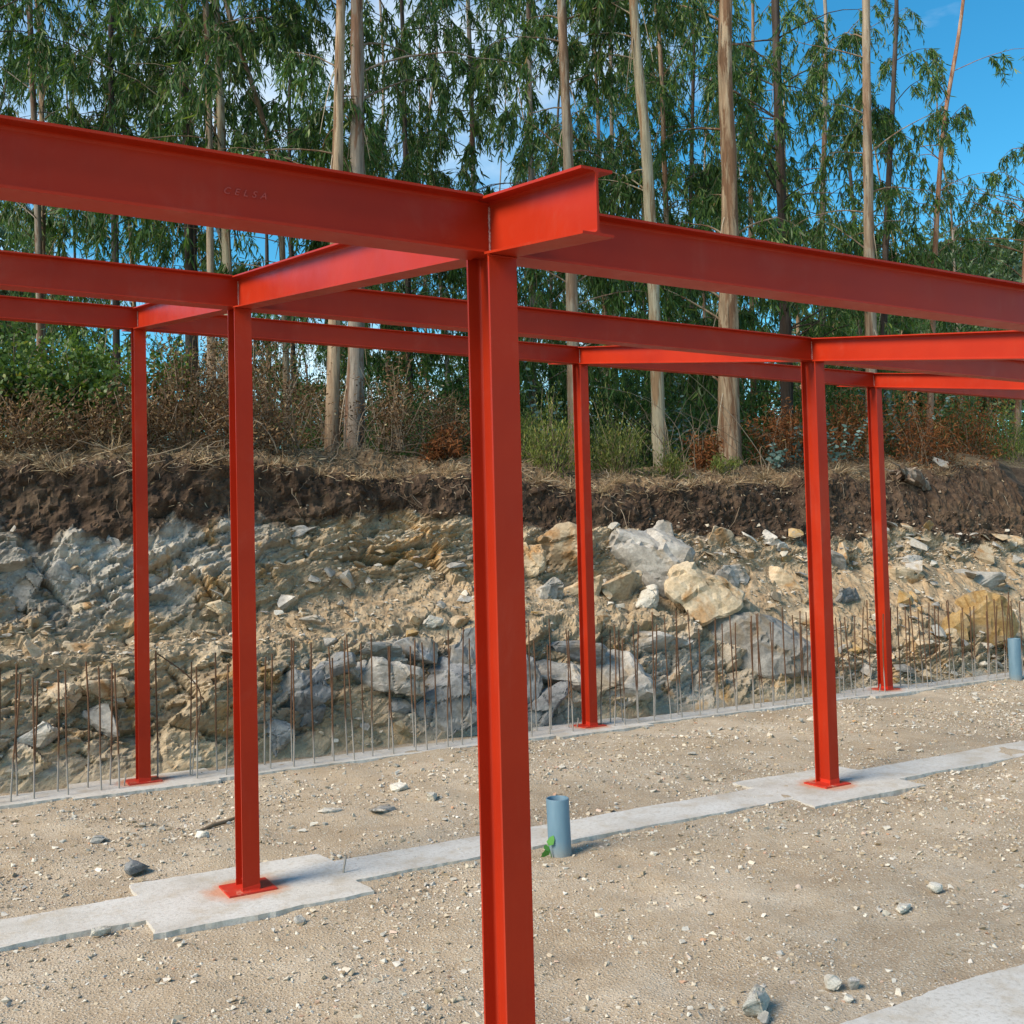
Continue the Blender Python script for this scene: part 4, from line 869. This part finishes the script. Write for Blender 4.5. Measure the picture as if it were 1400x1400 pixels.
euc_tree([(395, 600), (385, 300), (372, 200), (340, 100), (305, 0)], 14.5, 9, BK_BROWN, 'leaning brown eucalyptus stem left of the twin trunks', 6.0, 16, 26, 2.4)
euc_tree([(1030, 600), (1026, 300), (1030, 0)], 19.0, 9, BK_TAN, 'thin tan stem just behind the thickest tan eucalyptus', 4.5, 19, 40, 2.6)
euc_tree([(60, 600), (52, 300), (40, 0)], 18.5, 11, BK_GREY, 'grey eucalyptus behind the brambles at the end of the thicket', 8.5, 20, 44, 3.4)
euc_tree([(-60, 600), (-70, 300), (-60, 0)], 15.0, 14, BK_DARK, 'dark eucalyptus whose long branch reaches over the first beam', 9.0, 17, 36, 3.6)
euc_tree([(1385, 600), (1405, 300), (1415, 0)], 15.0, 9, BK_RED, 'reddish eucalyptus whose sprays hang beside the open sky', 6.0, 15, 34, 2.6, ln=0.6)
# copies further back share meshes
SRC = [o for o in COL.objects if o.name.startswith('eucalyptus_tree')][11:22]
def copy_tree(o, parent=None):
    c = o.copy(); COL.objects.link(c); c.parent = parent
    for ch in [x for x in o.children]: copy_tree(ch, c)
    return c
def back_trees():
    spots = []
    for i in range(44):
        y = 20+24*((i+0.5)/44)+rng.uniform(-1, 1); half = 0.5; d = (y-CAM[1])
        u = -80+(i*0.618034 % 1.0)*1480
        if u < 330 and rng.random() < 0.5: continue
        if u > 1240 and rng.random() < 0.7: continue
        x = at_y(u, 600, y)[0]; spots.append((x, y))
    for k, (x, y) in enumerate(spots):
        s = SRC[k % len(SRC)]; c = copy_tree(s); c.location = (x, y, bank_z(x, y)-0.4); c.rotation_euler = (0, 0, rng.uniform(0, 6.28)); sc = rng.uniform(0.8, 1.1); c.scale = (sc, sc, sc)
        bk = [ch.data.materials[0].name for ch in s.children if ch.name.startswith('trunk')][0].replace('bark_', '')
        c['label'] = 'slim %s-barked eucalyptus deep in the plantation behind the front trunks' % bk; c['group'] = '%s-barked eucalyptus trees deep in the plantation' % bk
back_trees()

# ================================================================== UNDERSTOREY
def bush(name, label, cat, u, v, y, wpx, hpx, nleaf, L, W, mat, leafname='foliage', group=None, lean=0.0, stems=14, upright=0.4, twigcol=0.3, hollow=0.35, zoff=0.0, sick=0.1, jitter=0.25):
    """u,v: bottom centre in the photo; y: depth on the bank"""
    p = at_y(u, v, y); dist = (p-CAM)@FWD; w_ = wpx/FPX*dist/2; h = hpx*{'dead_scrub': 1.4, 'gorse_bush': 1.2, 'dead_bracken': 1.25}.get(name, 1.0)/FPX*dist; gz = bank_z(p[0], y); base = np.array([p[0], y, min(p[2], gz+0.3)-0.05])
    root = empty(name, base, label=label, cat=cat, group=group)
    nb = max(10, int(nleaf/70)); C = rdir(nb)*rng.uniform(hollow, 1, nb)[:, None]**0.6; C[:, 2] = np.abs(C[:, 2])
    C *= (0.8+0.45*rng.random(nb))[:, None]
    lines, radii, LP, LD = [], [], [], []
    for c in C:
        e = c*np.array([w_, w_*0.8, h]); t = np.linspace(0, 1, 7)[:, None]; b0 = rng.normal(size=3)*np.array([.12, .12, 0])*w_
        l = b0+(e-b0)*t+np.array([0, 0, 1.0])*h*0.25*np.sin(t*math.pi)*rng.uniform(-.3, 1)+np.cumsum(rng.normal(size=(7, 3)), 0)*0.02*h
        lines.append(l[::2]); radii.append(np.linspace(0.008, 0.0025, 4))
        m = max(6, int(nleaf/nb*rng.uniform(.5, 1.5))); tt = 0.25+0.75*rng.random(m)**0.7
        q = np.stack([np.interp(tt, t[:, 0], l[:, j]) for j in range(3)], 1)+rng.normal(size=(m, 3))*jitter*np.array([w_, w_, h*0.7])*0.45
        LP.append(q); LD.append(rdir(m)+np.array([0, 0, upright])+c*0.5)
    P = np.concatenate(LP); D = np.concatenate(LD); n = len(P); P[:, 2] = np.where(P[:, 2] < 0.02, np.abs(P[:, 2])*0.5-0.10*rng.random(n), P[:, 2])
    ob(leafname, leafmesh(leafname, P, D, L*rng.uniform(.6, 1.4, n), W*rng.uniform(.6, 1.4, n), mat, np.clip(rng.normal(size=n)*0.22+0.45, 0, 1), sick=sick), parent=root, kind='stuff')
    V, F, R = tubes(lines, radii, 4); ob('stems', mesh_np('stems', V, F, TWIG, False, {'rnd': np.clip(R*0.5+twigcol-0.2, 0, 1)}), parent=root, kind='stuff')
    return root
def fern(name, label, u, v, y, wpx, hpx, nf, mat, cat='fern', droop=0.9):
    p = at_y(u, v, y); dist = (p-CAM)@FWD; w_ = wpx/FPX*dist/2; h = hpx/FPX*dist; gz = bank_z(p[0], y); base = np.array([p[0], y, min(p[2], gz+0.25)-0.05])
    root = empty(name, base, label=label, cat=cat); LP, LD, LL, lines, radii = [], [], [], [], []
    for _ in range(nf):
        az = rng.uniform(0, 6.28); e = np.array([math.cos(az), math.sin(az), 0]); L = rng.uniform(.5, 1.1); t = np.linspace(0, 1, 9)[:, None]
        o_ = rng.normal(size=3)*np.array([w_*.45, w_*.3, 0]); l = o_+e*w_*L*t*0.7+np.array([0, 0, 1.0])*h*L*(1.5*t-droop*t**2); l[:, 2] = np.maximum(l[:, 2], 0.01)
        lines.append(l); radii.append(np.linspace(.005, .002, 9)); m = 34; tt = np.linspace(0.2, 1, m); q = np.stack([np.interp(tt, t[:, 0], l[:, j]) for j in range(3)], 1)
        sd_ = np.cross(e, [0, 0, 1.0]); sg = np.where(np.arange(m) % 2 == 0, 1, -1)[:, None]
        LP.append(q); LD.append(sd_*sg+e*0.45+rng.normal(size=(m, 3))*0.22+np.array([0, 0, -0.15])); LL.append(0.20*L*np.sin(0.25+tt*2.6)*max(w_, .35)+.02)
    P = np.concatenate(LP); n = len(P); LLa = np.concatenate(LL)
    ob('fronds', leafmesh('fronds', P, np.concatenate(LD), LLa, LLa*0.28, mat, np.clip(rng.normal(size=n)*0.22+0.45, 0, 1), sick=0.15, droop=0.2), parent=root, kind='stuff')
    V, F, R = tubes(lines, radii, 4); ob('stalks', mesh_np('stalks', V, F, TWIG, False, {'rnd': R*0.5}), parent=root, kind='stuff')
# brambles on the left
for k, (u, v, y, w_, h, n, l) in enumerate([(20, 565, 10.6, 200, 125, 4200, 'dense green bramble bush at the end of the thicket'), (110, 570, 10.8, 190, 130, 4200, 'dense green bramble bush just left of the far corner column'), (215, 575, 11.2, 150, 110, 2400, 'bramble bush with yellowing leaves right of the far corner column'), (-70, 560, 10.8, 180, 130, 3000, 'outermost green bramble bush beyond the thicket'), (120, 430, 12.5, 150, 120, 2400, 'yellow-green leafy oak sapling rising above the brambles')]):
    bush('bramble_bush' if k < 4 else 'oak_sapling', l, 'bush', u, v, y, w_, h, n, 0.055, 0.042, BRAM, upright=0.3, zoff=0)
# dead brown growth
for (u, v, y, w_, h, n, l) in [(30, 620, 9.75, 230, 75, 2600, 'matted brown dead bracken below the green brambles'), (140, 622, 9.7, 170, 70, 2200, 'matted brown dead bracken beside the far corner column'), (255, 610, 10.2, 190, 130, 3400, 'tall dry brown bramble mass between the two left columns'), (375, 605, 10.3, 200, 125, 3200, 'tall dry brown bramble mass right of the middle-row column'), (300, 560, 11.3, 190, 120, 2400, 'brown withered thicket behind the dry brambles'), (540, 610, 10.5, 150, 90, 2200, 'withered brown scrub right of the twin trunks'), (610, 612, 11.2, 140, 80, 1800, 'sparse brown scrub left of the tallest column'), (450, 596, 12.3, 150, 90, 2000, 'dry tangled scrub just behind the twin trunks'), (190, 618, 9.8, 130, 85, 1800, 'low dead brush at the foot of the far corner column line'), (330, 622, 9.8, 130, 80, 1800, 'low dead brush on the lip behind the middle-row column')]:
    bush('dead_scrub', l, 'scrub', u, v, y, w_, h, int(n*1.25), 0.055, 0.017, DEAD, twigcol=0.45, upright=0.0, stems=40, sick=0.3)
# gorse and heath
for (u, v, y, w_, h, n, l) in [(755, 648, 10.5, 110, 95, 3600, 'yellow-green gorse bush right of the tallest column'), (845, 652, 10.5, 120, 85, 3600, 'yellow-green gorse bush left of the cream trunk'), (915, 655, 10.3, 70, 45, 1500, 'low green heath tuft at the foot of the cream trunk'), (985, 648, 10.3, 60, 30, 900, 'low green tuft at the foot of the thickest tan trunk'), (700, 610, 11.5, 120, 70, 2200, 'green heath bush behind the tallest column'), (1390, 640, 11.2, 110, 90, 2400, 'green heath bush beside the rusty bracken slope')]:
    bush('gorse_bush', l, 'bush', u, v, y, w_, h, n, 0.06, 0.012, GORSE, upright=1.3)
for (u, v, y, w_, h, n, l) in [(1075, 628, 10.8, 130, 75, 22, 'rusty dead bracken right of the thickest tan trunk'), (1250, 640, 11.0, 150, 100, 30, 'tall rusty bracken mound right of the right-hand columns'), (1160, 622, 11.3, 130, 80, 20, 'rusty bracken between the right-hand columns'), (960, 635, 10.8, 70, 45, 12, 'small rusty bracken clump by the cream trunk'), (1330, 625, 11.6, 140, 90, 24, 'rusty bracken spreading over the slope by the dug-up stump'), (600, 628, 10.3, 100, 40, 12, 'low rusty bracken left of the tallest column')]:
    bush('dead_bracken', l, 'bracken', u, v, y, w_, h, n*110, 0.085, 0.020, RUST, twigcol=0.3, upright=-0.5, sick=0.3, jitter=0.35)
for (u, v, y, w_, h, n, l) in [(1060, 590, 11.8, 100, 60, 10, 'green fern in the shade between dark trunks'), (1165, 595, 11.8, 110, 60, 12, 'yellowing green fern between the right-hand columns'), (1290, 570, 12.2, 130, 50, 10, 'yellowing green fern above the rusty bracken mound'), (870, 600, 11.9, 90, 60, 10, 'green fern behind the gorse')]:
    fern('green_fern', l, u, v, y, w_, h, n, FERN)
def juvenile(u, v, y, hpx, n, label):
    p = at_y(u, v, y); dist = (p-CAM)@FWD; h = hpx/FPX*dist; gz = bank_z(p[0], y); base = np.array([p[0], y, min(gz, p[2]+0.1)-0.05]); h = max(h, p[2]+h-base[2])
    root = empty('young_eucalyptus', base, label=label, cat='plant'); lines, radii, LP, LD = [], [], [], []
    for _ in range(n):
        a = rng.normal(size=3)*np.array([.35, .35, 0])+np.array([0, 0, 1.0]); L = h*rng.uniform(.6, 1.05); t = np.linspace(0, 1, 8)[:, None]; l = a*L*t+rng.normal(size=3)*0.06*np.array([1, 1, 0])
        lines.append(l); radii.append(np.linspace(.006, .002, 8)); m = 26; tt = np.repeat(np.linspace(.3, 1, m//2), 2); q = np.stack([np.interp(tt, t[:, 0], l[:, j]) for j in range(3)], 1)
        az = np.repeat(np.arange(m//2)*1.57+rng.uniform(0, 6), 2)+np.tile([0, math.pi], m//2); LP.append(q); LD.append(np.stack([np.cos(az), np.sin(az), rng.normal(size=m)*.3], 1))
    P = np.concatenate(LP); k = len(P)
    ob('leaves', leafmesh('leaves', P, np.concatenate(LD), 0.10*rng.uniform(.6, 1.3, k), 0.055*rng.uniform(.7, 1.3, k), GLAU, sick=.05), parent=root, kind='stuff')
    V, F, R = tubes(lines, radii, 4); ob('stems', mesh_np('stems', V, F, TWIG, False, {'rnd': R*.5}), parent=root, kind='stuff')
for a in [(1085, 612, 10.6, 42, 5, 'blue-green young eucalyptus shoot left of the nearer right-hand column'), (1138, 612, 10.7, 42, 5, 'blue-green young eucalyptus shoot right of the nearer right-hand column'), (1230, 585, 11.4, 70, 7, 'blue-green young eucalyptus sapling right of the farther right-hand column'), (940, 560, 12.4, 60, 5, 'blue-green sapling between the cream and thickest tan trunks'), (760, 545, 12.6, 50, 4, 'blue-green sapling by the brown trunk'), (1058, 625, 10.5, 22, 3, 'low blue-green shoot in the rusty bracken')]: juvenile(*a)
# shrubby fill deeper in the wood
def back_shrubs():
    src = [bush('laurel_shrub', 'dark leafy shrub under the plantation trees', 'shrub', 620, 600, 15.5, 260, 190, 5200, 0.10, 0.036, EUC, group='leafy shrubs under the plantation', upright=-0.2),
           bush('laurel_shrub', 'dark leafy shrub under the plantation trees', 'shrub', 850, 600, 15.8, 260, 200, 5200, 0.10, 0.034, EUC, group='leafy shrubs under the plantation', upright=-0.3),
           bush('laurel_shrub', 'dark leafy shrub under the plantation trees', 'shrub', 1120, 600, 16.0, 240, 190, 4600, 0.10, 0.036, EUC, group='leafy shrubs under the plantation', upright=-0.2)]
    k = 0
    for (u, y, s) in [(180, 13.6, .42), (250, 13.9, .45), (330, 13.5, .42), (400, 14, .48), (470, 13.6, .42), (540, 14, .5), (610, 13.4, .45), (690, 14, .5), (750, 14.2, .5), (830, 13.8, .48), (930, 14, .5), (1040, 13.7, .45), (1120, 14, .5), (1210, 13.8, .45), (1300, 14.2, .5), (1390, 14, .5), (100, 14, .5), (540, 17, 1.0), (700, 17.5, 1.1), (770, 16, .9), (930, 17, 1.1), (1010, 16.5, 1.0), (1200, 17.5, 1.0), (1290, 18, 1.0), (1380, 17, 1.05), (600, 20, 1.3), (740, 21, 1.3), (860, 21, 1.3), (980, 20.5, 1.3), (1090, 21, 1.25), (1230, 21.5, 1.2), (1350, 22, 1.3), (430, 19, .9), (100, 18, 1.0), (20, 19, 1.0), (500, 24, 1.4), (660, 25, 1.5), (800, 26, 1.5), (930, 26, 1.5), (1060, 26, 1.5), (1180, 27, 1.5), (1320, 27, 1.5), (1440, 24, 1.4)]:
        c = copy_tree(src[k % 3]); k += 1; x = at_y(u, 600, y)[0]; c.location = (x, y, bank_z(x, y)-0.1); c.rotation_euler = (0, 0, rng.uniform(0, 6.28)); c.scale = (s, s, s*rng.uniform(.8, 1.15))
back_shrubs()
# distant trees beyond the plantation
def far_trees():
    def crown(seed):
        P = []; 
        for _ in range(60):
            c = rdir(1)[0]*rng.uniform(.45, 1)*np.array([3.2, 3.2, 5.0]); P.append(c+rng.normal(size=(130, 3))*np.array([.8, .8, .6]))
        P = np.concatenate(P); n = len(P); return leafmesh('crown', P, rdir(n)+np.array([0, 0, -.6]), 0.42*rng.uniform(.6, 1.3, n), 0.15*rng.uniform(.6, 1.3, n), FARL, np.clip(rng.normal(size=n)*.2+.45, 0, 1))
    FARL = mat_leaf('distant_leaf', [(0, (0.05, 0.085, 0.05)), (0.5, (0.085, 0.13, 0.065)), (1, (0.15, 0.20, 0.09))], 0.3, 0.5)
    CR = [crown(i) for i in range(3)]
    t = np.linspace(0, 1, 10)[:, None]; V, F, R = tubes([np.concatenate([0.3*np.sin(t*4), 0*t, t*14], 1)], [np.linspace(.22, .08, 10)], 8); TM = mesh_np('trunk', V, F, BK_GREY, True)
    for i, (u, v, y) in enumerate([(1310, 340, 62), (1370, 350, 58), (1400, 330, 66), (1255, 370, 64), (1340, 390, 56), (1430, 380, 60), (1210, 400, 66), (-20, 300, 46), (1130, 420, 64), (1290, 400, 70)]):
        x, _, zt = at_y(u, v, y); g = bank_z(x, y); H = zt-g; s = max(0.6, H/15.0)
        root = empty('distant_tree', (x, y, g-0.3), label='rounded tree standing far behind the plantation edge', cat='tree', group='distant trees beyond the plantation')
        o = ob('trunk', TM, parent=root); o = ob('crown', CR[i % 3], parent=root, kind='stuff'); o.location = (0, 0, 11.0); root.scale = (s, s, s); root.rotation_euler = (0, 0, rng.uniform(0, 6.28))
far_trees()

# ================================================================== LITTER, TWIGS, STUMP, GRASS
def litter():
    def lipsel(n, t0, t1):
        i = rng.choice(np.nonzero((BX > -2) & (BX < 17))[0], n); j = np.searchsorted(BT, rng.uniform(t0, t1, n)); return BP[i, np.clip(j, 0, len(BT)-1)]
    P = lipsel(13000, 4.0, 5.2); n = len(P); D = rdir(n)*np.array([1, 1, .35])
    P = P+np.array([0, 0, 1.0])*rng.uniform(-.01, .035, n)[:, None]
    ob('leaf_litter', leafmesh('leaf_litter', P, D, 0.085*rng.uniform(.3, 1.6, n), 0.0095*rng.uniform(.5, 1.6, n), STRAW, sick=.3, droop=.3), kind='stuff', label='dry straw-coloured leaf litter along the lip of the bank', cat='litter')
    P = lipsel(500, 3.5, 4.1); n = len(P)
    ob('fallen_leaves', leafmesh('fallen_leaves', P+np.array([0, -.01, .01]), rdir(n), 0.07*rng.uniform(.4, 1.4, n), 0.012*rng.uniform(.5, 1.5, n), STRAW, sick=.3, droop=.3), kind='stuff', label='dry fallen leaves caught on the dark soil face', cat='litter')
    lines, radii = [], []
    for p in lipsel(520, 3.9, 5.15):
        a = rdir(1)[0]*np.array([1, .7, .35])+np.array([0, 0, .12]); L = rng.uniform(.15, .75); t = np.linspace(0, 1, 6)[:, None]
        lines.append(p+a*L*t+np.cumsum(rng.normal(size=(6, 3)), 0)*0.02+np.array([0, 0, .02])); radii.append(np.linspace(.006, .002, 6)*rng.uniform(.6, 1.6))
    for p in lipsel(90, 3.6, 4.1):   # roots hanging over the soil face
        L = rng.uniform(.12, .5); t = np.linspace(0, 1, 6)[:, None]; lines.append(p+np.array([rng.normal()*.5, -.25, -1])*L*t+np.cumsum(rng.normal(size=(6, 3)), 0)*0.02+np.array([0, -.04, 0])); radii.append(np.linspace(.006, .002, 6))
    V, F, R = tubes(lines, radii, 4); ob('dry_twigs', mesh_np('dry_twigs', V, F, TWIG, False, {'rnd': 0.1+.65*R}), kind='stuff', label='pale dry twigs and roots strewn along the bank lip', cat='twigs')
litter()
def dead_stems():
    """long bare stems leaning in the scrub"""
    for k, (u, v, y, h, n, l) in enumerate([(480, 615, 10.6, 150, 26, 'tangle of bare dry stems around the twin trunks'), (375, 620, 10.1, 130, 22, 'tangle of pale bare stems in the dry brambles'), (540, 540, 12, 130, 18, 'bare grey stems in the shade right of the twin trunks'), (935, 640, 10.8, 180, 22, 'upright bare stems between the cream and thickest tan trunks'), (860, 560, 12.6, 190, 18, 'thin bare stems arching behind the beams'), (1030, 640, 10.9, 160, 16, 'bare saplings right of the thickest tan trunk'), (80, 625, 9.6, 60, 16, 'pale dry stalks on the lip left of the far corner column'), (265, 628, 9.6, 60, 16, 'pale dry stalks on the lip between the two left columns')]):
        p = at_y(u, v, y); dist = (p-CAM)@FWD; H = h/FPX*dist; g = bank_z(p[0], y); base = np.array([p[0], y, min(p[2], g+.2)-.05]); lines, radii = [], []
        for _ in range(n):
            t = np.linspace(0, 1, 10)[:, None]; a = np.array([rng.normal()*.45, rng.normal()*.3, 1.0]); o_ = np.array([rng.normal()*.35, rng.normal()*.2, 0]); L = H*rng.uniform(.35, 1.05)
            lines.append(o_+a*L*t+np.array([rng.normal()*.5, 0, -abs(rng.normal())*.5])*L*t**2.2+np.cumsum(rng.normal(size=(10, 3)), 0)*.012); radii.append(np.linspace(.008, .002, 10)*rng.uniform(.5, 1.3))
        root = empty('bare_stems', base, label=l, cat='stems')
        for a_, b_ in zip(lines, radii):
            V, F, R = tubes([a_], [b_], 5); ob('stem', mesh_np('stem', V, F, TWIG, True, {'rnd': .15+.6*R}), parent=root)
dead_stems()
def stump():
    p = at_y(1245, 655, 10.1); root = empty('dug_up_stump', p, label='weathered uprooted tree stump lying on the soil right of the columns', cat='stump')
    SB = mat_bark('stump_wood', [(0.3, (0.12, 0.09, 0.065)), (0.5, (0.25, 0.20, 0.155)), (0.7, (0.36, 0.31, 0.26))], (0.15, 0.10, 0.07))
    l = [np.array([(-.25, 0, .05), (-.05, 0, .10), (.2, .02, 0), (.5, .03, -.2)])]; r = [np.array([.10, .16, .12, .08])]
    V, F, R = tubes([smooth_line(l[0], 12)], [np.interp(np.linspace(0, 3, 12), range(4), r[0])*(1+rng.normal(size=12)*.1)], 10); ob('stem', mesh_np('stem', V, F, SB, False), parent=root)
    L2, R2 = [], []
    for _ in range(11):
        a = np.clip(np.array([-.5, -.1, .05])+rng.normal(size=3)*.6, (-1.2, -.7, -.5), (.7, .7, .35)); t = np.linspace(0, 1, 7)[:, None]; L2.append(np.array([-.15, 0, .08])+a*rng.uniform(.25, .6)*t+np.cumsum(rng.normal(size=(7, 3)), 0)*.02); R2.append(np.linspace(.05, .010, 7)*rng.uniform(.5, 1.2))
    for a_, b_ in zip(L2, R2):
        V, F, R = tubes([a_], [b_], 6); ob('root', mesh_np('root', V, F, SB, False), parent=root)
stump()
def grass_tuft(u, v, y, h, label):
    p = at_y(u, v, y); n = 110; P = np.tile([0., 0., 0.], (n, 1))+rng.normal(size=(n, 3))*np.array([.05, .04, .005]); D = rng.normal(size=(n, 3))*np.array([.7, .6, .1])+np.array([0, 0, .8])
    o = ob('grass_tuft', leafmesh('grass_tuft', P, D, h*rng.uniform(.5, 1.2, n), np.full(n, .006), STRAW, droop=.5), label=label, cat='grass'); g = bank_z(p[0], y); o.location = (p[0], y, min(p[2], g))
for k in range(34):
    u_ = -40+k*43+rng.uniform(-18, 18); x_ = at_y(u_, 650, 9.6)[0]; i_ = int(np.clip(np.searchsorted(BX, x_), 0, len(BX)-1)); j_ = int(np.searchsorted(BT, rng.uniform(4.02, 4.35))); q_ = BP[i_, j_]; n_ = 70
    P_ = rng.normal(size=(n_, 3))*np.array([.07, .04, .01]); D_ = rng.normal(size=(n_, 3))*np.array([.8, .5, .2])+np.array([0, -.45, .35])
    o_ = ob('straw_tuft', leafmesh('straw_tuft', P_, D_, rng.uniform(.14, .26)*rng.uniform(.4, 1.2, n_), np.full(n_, .007), STRAW, droop=.7), label='wispy dry straw tuft hanging over the soil lip of the bank', cat='grass', group='straw tufts along the bank lip'); o_.location = q_
grass_tuft(103, 652, 9.25, .26, 'dry straw grass tuft hanging on the bank lip left of the far corner column')
grass_tuft(130, 610, 9.7, .30, 'pale upright grass tuft above the soil near the far corner column')
grass_tuft(1110, 665, 10.0, .25, 'dry straw grass tuft left of the nearer right-hand column')
grass_tuft(740, 668, 9.7, .28, 'dry straw grass tuft on the lip right of the tallest column')
grass_tuft(1045, 655, 10.1, .3, 'dry straw grass tuft below the rusty bracken')
